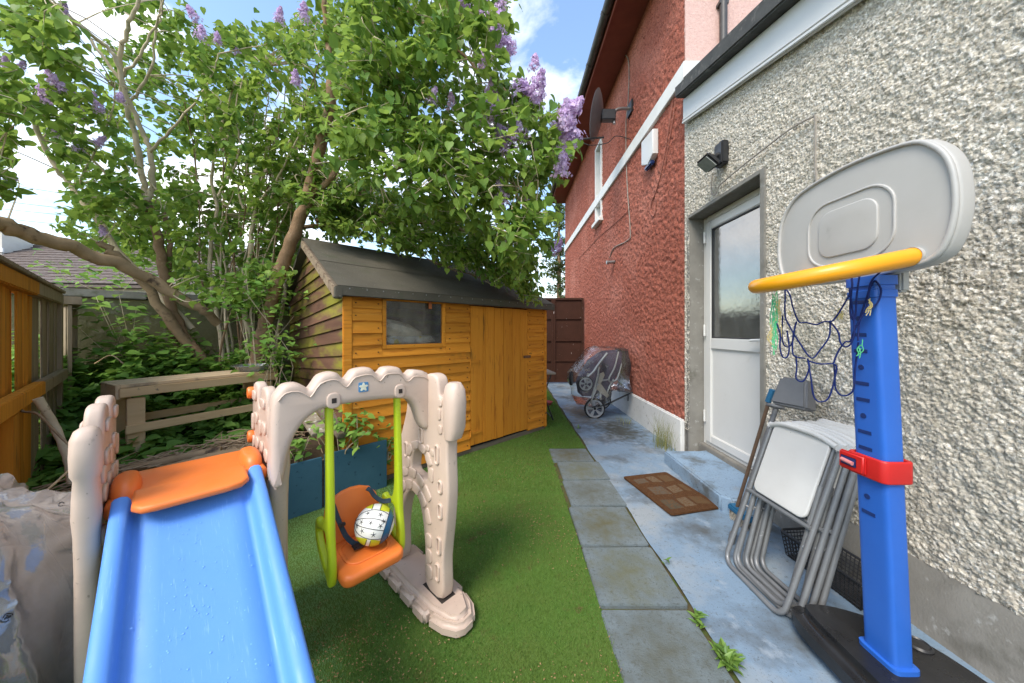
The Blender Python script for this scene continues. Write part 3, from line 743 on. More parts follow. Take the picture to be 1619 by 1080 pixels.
tag(c, 'pale folded cushion behind the dirty shed window', 'cushion')
c = pillow_mesh('sack', .24, .12, .045, M_sackw, 4); c.location = shed_pt(.58, .14, 1.165); c.rotation_euler = (0, 0, TH)
tag(c, 'white printed sack lying along the bottom of the shed window', 'sack')
MB().box(.05, .03, 1.02, 1.15, .45, 1.10).build('shelf', M_weath, shed, smooth=None)

# ================================================================== LEFT FENCE
M_fo = mat('orange_fence_stain', (.66, .28, .03), (.52, .20, .022), 5, .75, .5, 50, rand=.16, stretch=(6, 6, .4), spots=[((.12, .06, .02), 6, .60, .75, (6, 6, .5))])
M_fg = mat('weathered_fence', (.34, .265, .175), (.25, .19, .12), 5, .85, .5, 50, rand=.16, stretch=(6, 6, .4), spots=[((.07, .05, .03), 6, .58, .72, (6, 6, .5))])
fa = math.atan2(.653, -.757)
fence = empty('board_fence', (-2.20, 1.365, 0), fa, 'wooden board fence, orange stained near and weathered grey further back', 'fence')
# local x runs away from the camera, local -y faces the yard
x = -.42
while x < 1.66:
    w = random.uniform(.080, .098); h = 1.475 + random.uniform(-.02, .01)
    MB().add([(0, 0, 0), (w, 0, 0), (w, .018, 0), (0, .008, 0), (0, 0, h), (w, 0, h), (w, .018, h), (0, .008, h)],
             [(0, 3, 2, 1), (4, 5, 6, 7), (0, 1, 5, 4), (1, 2, 6, 5), (2, 3, 7, 6), (3, 0, 4, 7)]).build('slat', M_fo if x < .82 + random.uniform(-.1, .1) else M_fg, fence, smooth=None,
             loc=(x, (-.006 if random.random() < .5 else .012) + random.uniform(-.003, .003), 0), rot=(R(random.uniform(-.3, .3)), R(random.uniform(-.6, .6)), R(random.uniform(-1, 1))))
    x += w - random.uniform(.014, .028)
for xa, xb, m in ((-.45, .75, M_fo), (.752, 1.70, M_fg)):
    MB().box(xa, -.035, 1.455, xb, .045, 1.535).build('top_rail', m, fence, bevel=.006)
    MB().box(xa, -.045, 1.537, xb, .055, 1.56).build('cap_board', M_fg, fence, bevel=.003)
    MB().box(xa, -.055, .88, xb, -.012, .955).build('rail', m, fence, bevel=.004)
y = .04
while y < 2.6:                       # the fence turns the corner towards the viewer's left
    MB().box(-.45, y, 0, -.43, y + .092, 1.475 + random.uniform(-.02, .01)).build('slat', M_fo, fence, smooth=None); y += .096
MB().box(-.428, .05, 1.455, -.38, 2.64, 1.535).build('top_rail', M_fo, fence, bevel=.006)
MB().box(-.428, .05, .88, -.385, 2.64, .955).build('rail', M_fo, fence, bevel=.004)
MB().box(1.66, -.03, 0, 1.74, .06, 1.535).build('post', M_fg, fence, bevel=.004)
MB().box(.02, -.05, 0, .14, -.015, .875).build('post', M_fo, fence, bevel=.004)
# weathered bay beyond the corner post
bay = empty('fence_bay', (-2.20 - .757 * 1.78 - .05, 1.365 + .653 * 1.78 + .12, 0), fa + R(6), 'grey weathered fence bay in shade between board fence and garden wall', 'fence')
for i in range(6):
    MB().box(i * .11, 0, 0, i * .11 + .104, .02, 1.46).build('slat', M_fg, bay, smooth=None, rot=(0, 0, R(random.uniform(-2, 2))))
MB().box(-.02, -.05, 1.465, .70, .05, 1.53).build('top_rail', M_fg, bay, bevel=.004)
MB().box(.66, -.05, 0, .74, .04, 1.46).build('post', M_fg, bay, bevel=.004)

# ================================================================== RAISED BED
M_teal = mat('dark_teal_board_paint', (.042, .118, .17), (.055, .14, .195), 5, .6, .3, 60, spots=[((.012, .025, .04), 22, .62, .72), ((.10, .12, .12), 30, .69, .76)])
def bedz(X, Y):
    s_ = (X + 1.27) * -.6947 + (Y - 2.48) * .7193      # distance back from the shed front line
    return .27 + .40 * max(0, min(.9, s_ - 1.15)) 
planter = empty('planter_edging', (-1.27, 2.48, 0), TH, 'dark teal painted board edging the raised planting bed', 'planter')
MB().box(-.62, -.115, 0, -.185, -.095, .36).build('board', M_teal, planter, bevel=.003)
MB().box(-.17, -.118, 0, .275, -.097, .375).build('board', M_teal, planter, bevel=.003)
MB().box(.255, -.096, 0, .275, -.04, .33).build('board', M_teal, planter, bevel=.003)
MB().box(-.19, -.094, 0, -.16, -.06, .33).build('stake', M_weath, planter, bevel=.002)
# soil: bounded by planter line, fence, wall
nxb, nyb = 46, 46
V = []; ok = []
o_ = Vector((-1.27, 2.48)); BEX = Vector((.7193, .6947)); BEY = Vector((-.6947, .7193))
hh = field(nxb, nyb, 7, 8, 2) * .018
for i in range(nxb):
    for j in range(nyb):
        u = -2.05 + 2.02 * i / (nxb - 1); v = -.085 + 2.6 * j / (nyb - 1)
        p = o_ + BEX * u + BEY * v
        V.append((p.x, p.y, bedz(p.x, p.y) - (.34 if j == 0 else 0) + hh[i, j]))
Q = np.array([(i * nyb + j, (i + 1) * nyb + j, (i + 1) * nyb + j + 1, i * nyb + j + 1) for i in range(nxb - 1) for j in range(nyb - 1)])
np_mesh('planting_bed', np.array(V), Q, M_soil, smooth=True)['kind'] = 'structure'

# ------------------------------------------------ slatted bench in the bed
M_pine = mat('new_pine', (.66, .47, .27), (.58, .40, .22), 5, .7, .3, 50, rand=.10, stretch=(.5, 6, 6), spots=[((.30, .17, .09), 7, .62, .74, (1, 3, 3)), ((.20, .16, .12), 12, .66, .74)])
M_pinew = mat('weathered_pine', (.66, .50, .32), (.56, .41, .25), 5, .8, .4, 50, rand=.10, stretch=(.5, 6, 6), spots=[((.10, .07, .05), 14, .64, .70, (.4, 5, 5)), ((.24, .19, .14), 6, .58, .74)])
pL = at(192, 612, 2.25); pR = at(437, 587, 3.12)
dv = (pR - pL); ln = Vector((dv.x, dv.y, 0)).length; bzt = (pL.z + pR.z) / 2
bench = empty('slatted_bench', (pL.x, pL.y, 0), math.atan2(dv.y, dv.x), 'pale wooden slatted bench standing in the overgrown bed', 'bench')
for i in range(5):
    MB().box(0, -.030, -.011, ln, .030, .011).build('slat', M_pinew, bench, bevel=.002, loc=(0, .05 + i * .078, bzt), rot=(R(random.uniform(-2, 2)), 0, R(random.uniform(-.3, .3))))
MB().box(-.01, .012, -.075, ln + .01, .034, -.013).build('apron', M_pine, bench, bevel=.003, loc=(0, -.02, bzt))
MB().box(-.01, .36, -.09, ln + .01, .382, -.013).build('apron', M_pine, bench, bevel=.003, loc=(0, .0, bzt))
for xe in (-.012, ln + .012): MB().box(xe - .011, .016, -.09, xe + .011, .36, .012).build('end_board', M_pinew, bench, bevel=.003, loc=(0, 0, bzt))
for xe in (.03, ln - .12):
    for ye in (.02, .32): MB().box(xe, ye, .1, xe + .09, ye + .04, bzt - .093).build('leg', M_pine, bench, bevel=.003)
MB().box(.02, -.032, -.03, ln, -.010, .03).build('stretcher', M_pine, bench, bevel=.003, loc=(0, .03, bzt - .31), rot=(0, R(0), 0))
MB().box(.02, .362, -.03, ln, .384, .03).build('stretcher', M_pine, bench, bevel=.003, loc=(0, 0, bzt - .30))
# clear dish on the bench
M_clear = glassy('clear_plastic', (.55, .58, .56), .62, .06, .2)
pb = Vector((pL.x, pL.y, 0)) + (dv / dv.length) * (ln * .90); pb += Vector((-dv.y, dv.x, 0)).normalized() * .17
tray = MB().lathe([(.001, .0), (.13, .0), (.16, .045), (.185, .05), (.185, .054), (.158, .05), (.128, .006), (.001, .006)], 32).build('clear_tray', M_clear, loc=(pb.x, pb.y, bzt + .0125))
tag(tray, 'clear plastic tray lying on the end of the slatted bench', 'tray')
# ================================================================== SLIDE AND SWING SET
M_beige = mat('beige_plastic', (.585, .455, .365), (.535, .405, .32), 4, .48, .06, 60, rvar=.1, spots=[((.44, .34, .28), 4, .56, .80), ((.24, .18, .14), 70, .66, .72), ((.30, .23, .18), 18, .66, .74, (1, 1, .4))])
M_slide = mat('blue_slide_plastic', (.10, .275, .70), (.09, .255, .67), 3, .52, .05, 40, rvar=.10, spots=[((.17, .36, .78), 26, .60, .74, (9, .5, 1)), ((.07, .20, .55), 8, .62, .80, (3, .6, 1))])
M_org = mat('orange_plastic', (.80, .20, .035), (.76, .17, .03), 4, .42, .05, 50, rvar=.1, spots=[((.40, .09, .03), 30, .70, .76)])
M_lime = mat('lime_plastic', (.46, .58, .018), (.42, .53, .015), 4, .4, .05, 50, rvar=.1)
M_web = mat('dark_webbing', (.03, .045, .06), (.045, .065, .085), 60, .8, .4, 300)
PA = math.atan2(.724, .69)
play = empty('slide_swing_set', (-1.097, .84, 0), PA, 'beige castle toddler slide and swing set with blue slide', 'playset')
YZ = lambda x: basis((0, 1, 0), (0, 0, 1), (1, 0, 0), (x, 0, 0))
XZ = lambda y: basis((1, 0, 0), (0, 0, 1), (0, -1, 0), (0, y, 0))
side_ol = [(-.0, 0), (.0, .4), (.0, .74), (-.012, .80), (-.014, .90), (.03, .93), (.075, .925), (.10, .935), (.105, .99), (.125, 1.025), (.165, 1.035), (.205, 1.025), (.225, .985), (.235, .945), (.275, .945), (.285, .99), (.30, 1.025), (.345, 1.035), (.385, 1.02), (.405, .97), (.405, .85), (.39, .76), (.40, .5), (.44, .2), (.46, 0), (.38, 0), (.34, .25), (.28, .38), (.21, .42), (.14, .38), (.10, .25), (.09, 0)]
W_ = .387
def stones(parent, specs, X, sgn, m=M_beige):
    for (a0, c0, a1, c1) in specs:
        plate('moulded_stone', [rrect(a0, c0, a1, c1, min(a1 - a0, c1 - c0) * .38, 3)], .009, m, parent, YZ(X + sgn * .003), bevel=.004, res=2)
side_specs = [(.03, .83, .085, .875), (.10, .86, .17, .905), (.19, .84, .235, .90), (.26, .87, .33, .915), (.345, .83, .385, .90), (.06, .77, .12, .815), (.15, .78, .20, .825), (.24, .775, .30, .82), (.33, .76, .375, .81), (.12, .955, .20, .99), (.30, .96, .37, 1.0),
              (.03, .66, .09, .71), (.13, .67, .2, .72), (.25, .66, .32, .71), (.04, .56, .1, .61), (.3, .55, .36, .6), (.15, .56, .24, .61)]
for xp, nm in ((-.004, 'side_panel'), (W_ + .022, 'side_panel')):
    pnl = plate(nm, [[tuple(p[:2]) for p in spline([(a, c, 0) for a, c in side_ol], 3, True)]], .038, M_beige, play, YZ(xp), bevel=.012, res=3)
    stones(pnl, side_specs, xp + (.019 if xp < 0 else -.019), 1 if xp < 0 else -1)
    if xp < 0: stones(pnl, side_specs, xp - .019, -1)
    k_ = .62 if xp < 0 else .80
    sec = [(xp, .012, 0, .036, .030), (xp, .012, .3, .034, .028), (xp, .010, .62, .034, .028), (xp, .006, .72, .036, .030), (xp, .004, .77, .041, .034), (xp, .002, .82, .039, .033),
           (xp, 0, .868, .035, .030), (xp, -.003, .882, .043, .036), (xp, -.004, .93, .045, .039), (xp, -.004, .972, .043, .037), (xp, -.002, .992, .034, .029), (xp, 0, 1.0, .018, .016)]
    sec = [(a_, b2, z_, c_ * k_, d_) for a_, b2, z_, c_, d_ in sec]
    loft(sec, 24, 2.6).build('front_post', M_beige, play, smooth=60)
# orange fixing knobs on the inner face of the swing-side panel
for (yy, zz_) in ((.385, .985), (.375, .80)):
    MB().lathe([(.001, -.012), (.023, -.012), (.025, -.008), (.025, .006), (.021, .011), (.001, .011)], 20, basis((0, 1, 0), (0, 0, 1), (-1, 0, 0), (W_ - .006, yy, zz_))).build('fixing_knob', M_org, play)
# orange platform with horned corners
pf = plate('platform', [rrect(.018, .025, W_ - .004, .32, .03, 4)], .05, M_org, play, Matrix.Translation((0, 0, .745)), bevel=.016)
for xx in (.052, W_ - .038):
    loft([(xx, .16, .75, .034, .10), (xx, .16, .782, .031, .092), (xx, .158, .798, .026, .078), (xx, .157, .806, .016, .055)], 20, 2.6).build('horn', M_org, pf, smooth=70)
apr = [(.072, .06), (.072, -.035), (.09, -.06), (.12, -.066), (W_ - .12, -.066), (W_ - .085, -.06), (W_ - .065, -.035), (W_ - .065, .06)]
plate('apron', [apr], .022, M_org, pf, Matrix.Translation((0, 0, .772)) @ Matrix.Rotation(R(7), 4, 'X'), bevel=.009)
# blue slide
half = [(.034, -.03), (.032, .0), (.033, .044), (.038, .052), (.050, .055), (.062, .051), (.068, .040), (.071, .020), (.076, .000), (.083, -.008), (.091, -.005), (.101, .005)]
prof = half + [(x, .006 - .004 * math.sin(math.pi * (x - .1) / (W_ - .19))) for x in np.linspace(.13, W_ - .12, 5)] + [(W_ + .010 - a, c) for a, c in half[::-1]]
pth = []
for k in range(41):
    t = k / 40 * 1.62
    z = .742 - .475 * t if t < 1.25 else .742 - .475 * 1.25 - .475 * (t - 1.25) * .45
    pth.append((-t + .02, max(z, .05)))
V = []; F_ = []
npf = len(prof)
for k, (yy, z) in enumerate(pth):
    e = min(1, k / 3); rise = .75 + .25 * e
    for (a, c) in prof: V.append((a, yy + c * .42, z + c * (rise if c > .02 else 1)))
for k, (yy, z) in enumerate(pth):
    for (a, c) in prof: V.append((a, yy, z + min(c, .0) - .025))
o2 = len(pth) * npf
for k in range(len(pth) - 1):
    for i in range(npf - 1):
        F_.append((k * npf + i, (k + 1) * npf + i, (k + 1) * npf + i + 1, k * npf + i + 1))
        F_.append((o2 + k * npf + i, o2 + k * npf + i + 1, o2 + (k + 1) * npf + i + 1, o2 + (k + 1) * npf + i))
    for i in (0, npf - 1):
        F_.append((k * npf + i, o2 + k * npf + i, o2 + (k + 1) * npf + i, (k + 1) * npf + i)[::(1 if i == 0 else -1)])
for k in (0, len(pth) - 1):
    for i in range(npf - 1): F_.append((k * npf + i, k * npf + i + 1, o2 + k * npf + i + 1, o2 + k * npf + i)[::(1 if k == 0 else -1)])
sb = MB().add(V, F_); slide_o = sb.build('slide', M_slide, play, smooth=60, weld=True)
# rain beads on the slide: tiny domes
M_drop = mat('water_bead', (.16, .38, .82), (.16, .38, .82), 4, .05, spec=.8)
db = MB(); g = random.Random(2)
for k in range(330):
    t = g.uniform(.02, .75); xx = W_ / 2 + g.gauss(0, .075)
    if not (.085 < xx < W_ - .085): continue
    z = .742 - .475 * t; r = g.uniform(.0008, .0022); n_ = 7; yy = -t + .02
    pr = Vector((0, .429, .903))
    vs = [(xx + r * math.cos(2 * math.pi * i / n_), yy + r * math.sin(2 * math.pi * i / n_) * .9, z + .0035 + .475 * r * math.sin(2 * math.pi * i / n_) * .9) for i in range(n_)] + [(xx, yy + .3 * r, z + .0035 + r * .55)]
    db.add(vs, [(i, (i + 1) % n_, n_) for i in range(n_)])
dro = db.build('rain_beads', M_drop, slide_o, smooth=80); dro['kind'] = 'stuff'
# crossbar
top = [(.375, 1.0), (.39, 1.045), (.41, 1.068), (.445, 1.07), (.47, 1.055), (.482, 1.045), (.495, 1.06), (.515, 1.088), (.55, 1.098), (.575, 1.092), (.592, 1.072), (.605, 1.066), (.618, 1.08), (.635, 1.098), (.675, 1.104), (.70, 1.10), (.718, 1.082), (.732, 1.074), (.745, 1.086), (.76, 1.098), (.80, 1.098), (.825, 1.088), (.84, 1.066), (.855, 1.058), (.87, 1.066), (.885, 1.076), (.93, 1.07), (.955, 1.055), (.975, 1.02)]
bot = [(.982, .90), (.975, .82), (.955, .80), (.935, .81), (.915, .85), (.895, .905), (.865, .945), (.82, .96), (.74, .968), (.65, .972), (.56, .97), (.51, .962), (.47, .935), (.44, .89), (.42, .83), (.408, .76), (.385, .72), (.372, .80)]
cb = plate('crossbar', [[tuple(p[:2]) for p in spline([(a, c, 0) for a, c in top + bot], 3, True)]], .075, M_beige, play, XZ(-.05), bevel=.022, res=4, smooth=60)
# recessed line under the crenellation and sticker with the flower
MB().tube(spline([(a, -.0885, c - .028) for a, c in top[1:-1]], 2), .0028, 5).build('moulded_line', M_beige, cb)
plate('sticker', [rrect(-.019, -.019, .019, .019, .004, 2)], .002, mat('blue_sticker', (.09, .27, .50), None, 5, .4), cb, basis((1, 0, 0), (0, 0, 1), (0, -1, 0), (.665, -.0885, 1.03)), bevel=.0005)
fl_ = [(.0135 * (1 + .30 * math.cos(5 * a)) * math.sin(a), .0135 * (1 + .30 * math.cos(5 * a)) * math.cos(a)) for a in np.linspace(0, 2 * math.pi, 41)[:-1]]
plate('sticker_flower', [fl_], .002, mat('pale_yellow_print', (.80, .78, .60), None, 5, .4), cb, basis((1, 0, 0), (0, 0, 1), (0, -1, 0), (.665, -.0898, 1.03)), bevel=.0005)
M_slotshade = mat('slot_shade_brown', (.05, .04, .035), None, 4, .8)  # near-black paints the shade of openings that are not cut
for xx in (.558, .817):
    plate('hanger_boss', [rrect(-.024, -.03, .024, .028, .02, 4)], .012, M_beige, cb, XZ(-.087) @ Matrix.Translation((xx, .995, 0)), bevel=.005)
    MB().box(xx - .008, -.0945, .985, xx + .008, -.085, 1.003).build('slot_shade_patch', M_slotshade, cb, smooth=None)
# tower on its base beam
tx = .985
tow_ol = [(-.195, .085), (-.20, .25), (-.225, .42), (-.238, .56), (-.232, .70), (-.235, .79), (-.262, .835), (-.287, .88), (-.292, .95), (-.285, 1.0), (-.262, 1.025), (-.225, 1.025), (-.205, 1.0), (-.195, .965), (-.175, .965), (-.168, 1.0), (-.155, 1.04), (-.12, 1.055), (-.07, 1.05), (-.05, 1.02), (-.042, .985), (-.02, .985), (-.01, 1.02), (.01, 1.045), (.06, 1.045), (.09, 1.02), (.10, .95), (.115, .86), (.145, .78), (.19, .68), (.215, .6), (.235, .45), (.26, .25), (.285, .085), (.17, .085), (.165, .25), (.145, .36), (.10, .44), (.05, .465), (-.0, .445), (-.035, .37), (-.055, .25), (-.065, .085)]
winh = [(-.068, .565), (.052, .565), (.058, .62), (.036, .665), (-.008, .682), (-.052, .665), (-.074, .62)]
tw = plate('tower', [[tuple(p[:2]) for p in spline([(a, c, 0) for a, c in tow_ol], 3, True)], [tuple(p[:2]) for p in spline([(a, c, 0) for a, c in winh], 3, True)]], .06, M_beige, play, YZ(tx), bevel=.012, res=3)
def quadstone(pts, thick=.010):
    c = Vector((sum(p[0] for p in pts) / 4, sum(p[1] for p in pts) / 4))
    ol = []
    for i in range(4):
        p, q, r_ = Vector(pts[i - 1]), Vector(pts[i]), Vector(pts[(i + 1) % 4])
        ol += [tuple(q + (p - q).normalized() * .012), tuple(q + ((p - q).normalized() + (r_ - q).normalized()) * .0035), tuple(q + (r_ - q).normalized() * .012)]
    plate('moulded_stone', [ol], thick, M_beige, tw, YZ(tx - .031), bevel=.0045, res=2)
def arc_stones(cy, cz, r0, r1, a0, a1, n, sy=1.0):
    for i in range(n):
        u0 = R(a0 + (a1 - a0) * (i + .06) / n); u1 = R(a0 + (a1 - a0) * (i + .94) / n)
        quadstone([(cy + sy * r0 * math.cos(u0), cz + r0 * math.sin(u0)), (cy + sy * r1 * math.cos(u0), cz + r1 * math.sin(u0)), (cy + sy * r1 * math.cos(u1), cz + r1 * math.sin(u1)), (cy + sy * r0 * math.cos(u1), cz + r0 * math.sin(u1))])
arc_stones(-.008, .605, .086, .128, -20, 200, 6)
arc_stones(.05, .32, .158, .208, 15, 165, 6, .85)
arc_stones(.05, .32, .222, .268, 40, 140, 5, .85)
for q in ((-.125, .13, -.075, .19), (-.12, .20, -.075, .26), (-.12, .27, -.07, .33)): stones(tw, [q], tx - .029, -1)
for (yy, z0, z1) in ((-.165, .15, .23), (-.175, .27, .35), (-.185, .43, .50), (-.185, .54, .60), (-.16, .66, .75), (-.03, .72, .80), (.11, .62, .70)):
    ri = [p for p in rrect(yy - .018, z0, yy + .018, z1, .017, 5)]; ro = [p for p in rrect(yy - .008, z0 + .01, yy + .008, z1 - .01, .0078, 4)]
    plate('moulded_slot', [ri, ro], .016, M_beige, tw, YZ(tx - .031), bevel=.005, res=2)
for q in ((-.10, .70, -.07, .73), (-.14, .69, -.11, .72), (-.20, .80, -.17, .84), (-.19, .86, -.165, .91), (-.20, .92, -.17, .955)): stones(tw, [q], tx - .029, -1)
loft([(tx - .005, -.242, .79, .036, .03), (tx - .005, -.25, .84, .042, .045), (tx - .005, -.255, .95, .042, .046), (tx - .005, -.255, 1.0, .038, .042), (tx - .005, -.255, 1.03, .022, .025)], 20, 2.8).build('finial', M_beige, tw, smooth=60)
bo = [(.895, .50), (.885, -.02), (.895, -.19), (.925, -.295), (.965, -.325), (1.03, -.315), (1.075, -.23), (1.085, -.02), (1.08, .50)]
bb = MB().prism([(.985 + (a - .985) * .84, c * .975 + .004) for a, c in bo], 0.0, .076).build('base_beam', M_beige, play, bevel=.014, seg=3, smooth=50)
for (y0, y1) in ((-.175, -.07), (-.062, .045), (.053, .16), (.168, .275)):
    MB().box(.878, y0, .0, 1.092, y1, .058).build('moulded_block', M_beige, bb, bevel=.013, seg=3, smooth=50)
MB().prism([(.885, -.183), (.905, -.27), (.935, -.322), (.968, -.338), (1.03, -.33), (1.07, -.27), (1.088, -.183)], 0, .058).build('moulded_block', M_beige, bb, bevel=.016, seg=3, smooth=50)
MB().box(.949, -.205, .070, 1.021, -.05, .0765).build('socket_shade', M_slotshade, bb, smooth=None)  # dark plate on the beam draws the shade around the tower foot
# hangers, seat
hang_ol = [(-.063, .99), (-.068, .90), (-.078, .75), (-.086, .60), (-.092, .48), (-.105, .40), (-.105, .34), (-.092, .315), (-.07, .315), (-.055, .335), (.0, .36), (.05, .40), (.075, .45), (.07, .50), (.05, .515), (.03, .505), (-.02, .525), (-.042, .57), (-.046, .65), (-.043, .80), (-.040, .90), (-.038, .99)]
hang_ho = [(-.062, .37), (-.058, .46), (-.04, .495), (.0, .488), (.04, .475), (.05, .455), (.025, .42), (-.02, .39)]
for xx in (.553, .822):
    plate('swing_hanger', [[tuple(p[:2]) for p in spline([(a, c, 0) for a, c in hang_ol], 3, True)], [tuple(p[:2]) for p in spline([(a, c, 0) for a, c in hang_ho], 3, True)]], .026, M_lime, play, YZ(xx), bevel=.009, res=3)
seat = plate('swing_seat', [rrect(.568, -.165, .806, .075, .035, 5)], .045, M_org, play, Matrix.Translation((0, 0, .352)) @ Matrix.Rotation(R(3), 4, 'X'), bevel=.016)
plate('seat_rim', [rrect(.60, -.12, .775, .04, .05, 5), rrect(.612, -.108, .763, .028, .042, 5)], .008, M_org, seat, Matrix.Translation((0, 0, .376)) @ Matrix.Rotation(R(3), 4, 'X'), bevel=.0035)
bk = [(.572, .0), (.572, .09), (.582, .145), (.61, .18), (.65, .196), (.687, .20), (.724, .196), (.764, .18), (.792, .145), (.802, .09), (.802, 0)]
plate('seat_back', [bk], .028, M_org, seat, basis((1, 0, 0), (0, .22, .975), (0, -.975, .22), (0, .062, .372)), bevel=.011)
def strap(pts, w, parent):
    b = MB(); P_ = spline(pts, 5)
    for i in range(len(P_) - 1):
        pass
    vs = []
    for i, p in enumerate(P_):
        t = (P_[min(i + 1, len(P_) - 1)] - P_[max(i - 1, 0)]).normalized(); sd = t.cross(Vector((.3, -1, .6))).normalized() * w / 2; n_ = t.cross(sd).normalized() * .0015
        vs += [p + sd + n_, p - sd + n_, p - sd - n_, p + sd - n_]
    fs = [(4 * i + k, 4 * i + (k + 1) % 4, 4 * i + 4 + (k + 1) % 4, 4 * i + 4 + k) for i in range(len(P_) - 1) for k in range(4)] + [(0, 3, 2, 1), tuple(len(vs) - 4 + k for k in range(4))]
    return b.add(vs, fs).build('strap', M_web, parent, smooth=30)
s1 = strap([(.606, .068, .535), (.612, .05, .50), (.622, .02, .455), (.634, -.0, .42), (.655, -.015, .392), (.672, -.03, .386)], .019, seat)
MB().box(.612, .008, .462, .634, .022, .474).build('buckle', M_black, s1, bevel=.002)
s2 = strap([(.742, .066, .555), (.752, .052, .548), (.762, .035, .525), (.782, .0, .508), (.808, -.025, .51)], .019, seat)
MB().box(.646, -.05, .379, .688, -.015, .390).build('buckle', M_black, seat, bevel=.003)

# ------------------------------------------------ volleyball on the seat
def ploc(x, y, z): return Vector((-1.097, .84, 0)) + Matrix.Rotation(PA, 3, 'Z') @ Vector((x, y, z))
bc = ploc(.722, -.058, .456); br = .0755
tocam = (Vector((0, 0, EYE)) - bc).normalized(); ez = tocam; ey = (Vector((.1, 0, 1)) - ez * Vector((.1, 0, 1)).dot(ez)).normalized(); ex_ = ey.cross(ez)
ball = empty('volleyball', bc, 0, 'small white, yellow and blue volleyball on the orange swing seat', 'ball')
Mbal = basis(ex_, ey, ez)
ball.matrix_world = Matrix.Translation(bc) @ Mbal @ Matrix.Rotation(R(-14), 4, 'Z')
M_bw = mat('ball_white', (.78, .77, .72), (.72, .71, .65), 9, .45, .1, 80); M_by = mat('ball_yellow', (.60, .62, .03), None, 9, .45, .1, 80); M_bb = mat('ball_blue', (.015, .13, .27), None, 9, .45, .1, 80)
M_ink = mat('black_print', (.012, .012, .018), None, 9, .5)
bm = bmesh.new(); bmesh.ops.create_icosphere(bm, subdivisions=6, radius=br)
me = bpy.data.meshes.new('cover')
for m_ in (M_bw, M_by, M_bb): me.materials.append(m_)
for f in bm.faces:
    q = f.calc_center_median() / br; f.smooth = True
    ang = math.degrees(math.asin(max(-1, min(1, q.x))))
    if 33 < ang < 58: f.material_index = 2
    elif ang <= 33 and q.y > .66: f.material_index = 1 if (q.x > .02 or q.x < -.35) else 0
    elif ang <= 33 and q.y < -.66: f.material_index = 1 if (q.x > .05 or q.x < -.12) else 0
bm.to_mesh(me); bm.free(); link('cover', me, ball)
def sph(a, b_): return Vector((math.sin(a), math.cos(a) * math.sin(b_), math.cos(a) * math.cos(b_))) * (br + .0004)
def seam(pts, r=.0013): MB().tube(pts, r, 5).build('seam', M_ink, ball)
for a in (33, 58): seam([sph(R(a), R(t)) for t in range(-90, 91, 6)])
for b_ in (41, 14, -13, -41): seam([sph(R(a), R(b_ + 6 * math.cos(R(a)) - 6)) for a in range(-88, 34, 6)])
for x0, b0, b1 in ((2, 41, 88), (-22, 41, 88), (4, -88, -41), (-8, -88, -41)): seam([sph(R(x0), R(t)) for t in range(b0, b1 + 1, 6)])
for (a, b_) in ((-30, 30), (8, 28), (-12, 2), (18, -2), (-42, 0), (-30, -25), (6, -27), (-55, -20), (24, 12)):
    s_ = MB()
    c_ = sph(R(a), R(b_)); nn = c_.normalized(); u = nn.orthogonal().normalized(); v = nn.cross(u)
    for k in range(5):
        t = 2 * math.pi * k / 5 + a
        s_.tube([(c_ + (u * math.cos(t) + v * math.sin(t)) * r_).normalized() * (br + .0004) for r_ in (.001, .006, .011)], [.0014, .0010, .0004], 4)
    s_.build('star_print', M_ink, ball)

# ================================================================== BASKETBALL STAND
M_bpost = mat('blue_post_plastic', (.025, .125, .50), (.022, .11, .45), 4, .38, .05, 50, rvar=.1, spots=[((.10, .20, .5), 70, .70, .75)])
M_bd = mat('slot_shade_blue', (.008, .03, .14), None, 4, .5)  # darker blue paints the shade inside slots and holes, on raised patches
M_board = mat('grey_backboard_plastic', (.44, .43, .41), (.40, .39, .37), 4, .45, .06, 60, rvar=.1, spots=[((.30, .29, .27), 8, .66, .8)])
M_rim = mat('yellow_orange_plastic', (.82, .36, .012), (.78, .32, .01), 4, .33, .05, 40)
M_redp = mat('red_plastic', (.52, .016, .014), (.45, .012, .012), 5, .42)
M_bbase = mat('black_wet_base', (.012, .012, .013), (.02, .02, .021), 7, .32, .15, 30, rvar=.16, spots=[((.05, .045, .04), 40, .67, .73)])
hoop = empty('basketball_stand', (1.305, 1.11, 0), 0, 'toy basketball stand with blue post and grey backboard by the wall', 'basketball hoop')
bo = [(-.155, -.36), (-.16, .04), (-.145, .20), (-.10, .255), (.03, .24), (.16, .16), (.245, .02), (.26, -.22), (.18, -.40), (-.02, -.42)]
base = MB().prism([tuple(p[:2]) for p in spline([(a, c, 0) for a, c in bo], 4, True)], .0, .125).build('base', M_bbase, hoop, bevel=.04, seg=5, smooth=60)
MB().lathe([(.001, .0), (.034, .0), (.036, .006), (.03, .012), (.026, .008), (.001, .008)], 24, Matrix.Translation((.155, .045, .122))).build('filler_cap', M_black, base)
def pc(z):                       # centre line of the slightly leaning post
    t = z / 1.45; return (.0 - .072 * t, .0 - .005 * t)
sec = []
for z, a, c in ((.118, .045, .062), (.14, .045, .062), (.141, .034, .050), (.5, .034, .050), (1.0, .035, .049), (1.36, .036, .048), (1.362, .040, .052), (1.385, .040, .052), (1.387, .036, .048), (1.40, .036, .048), (1.402, .041, .053), (1.432, .041, .053)):
    x_, y_ = pc(z); sec.append((x_, y_, z, a, c))
loft(sec, 32, 6).build('post', M_bpost, hoop, smooth=35)
k = 0
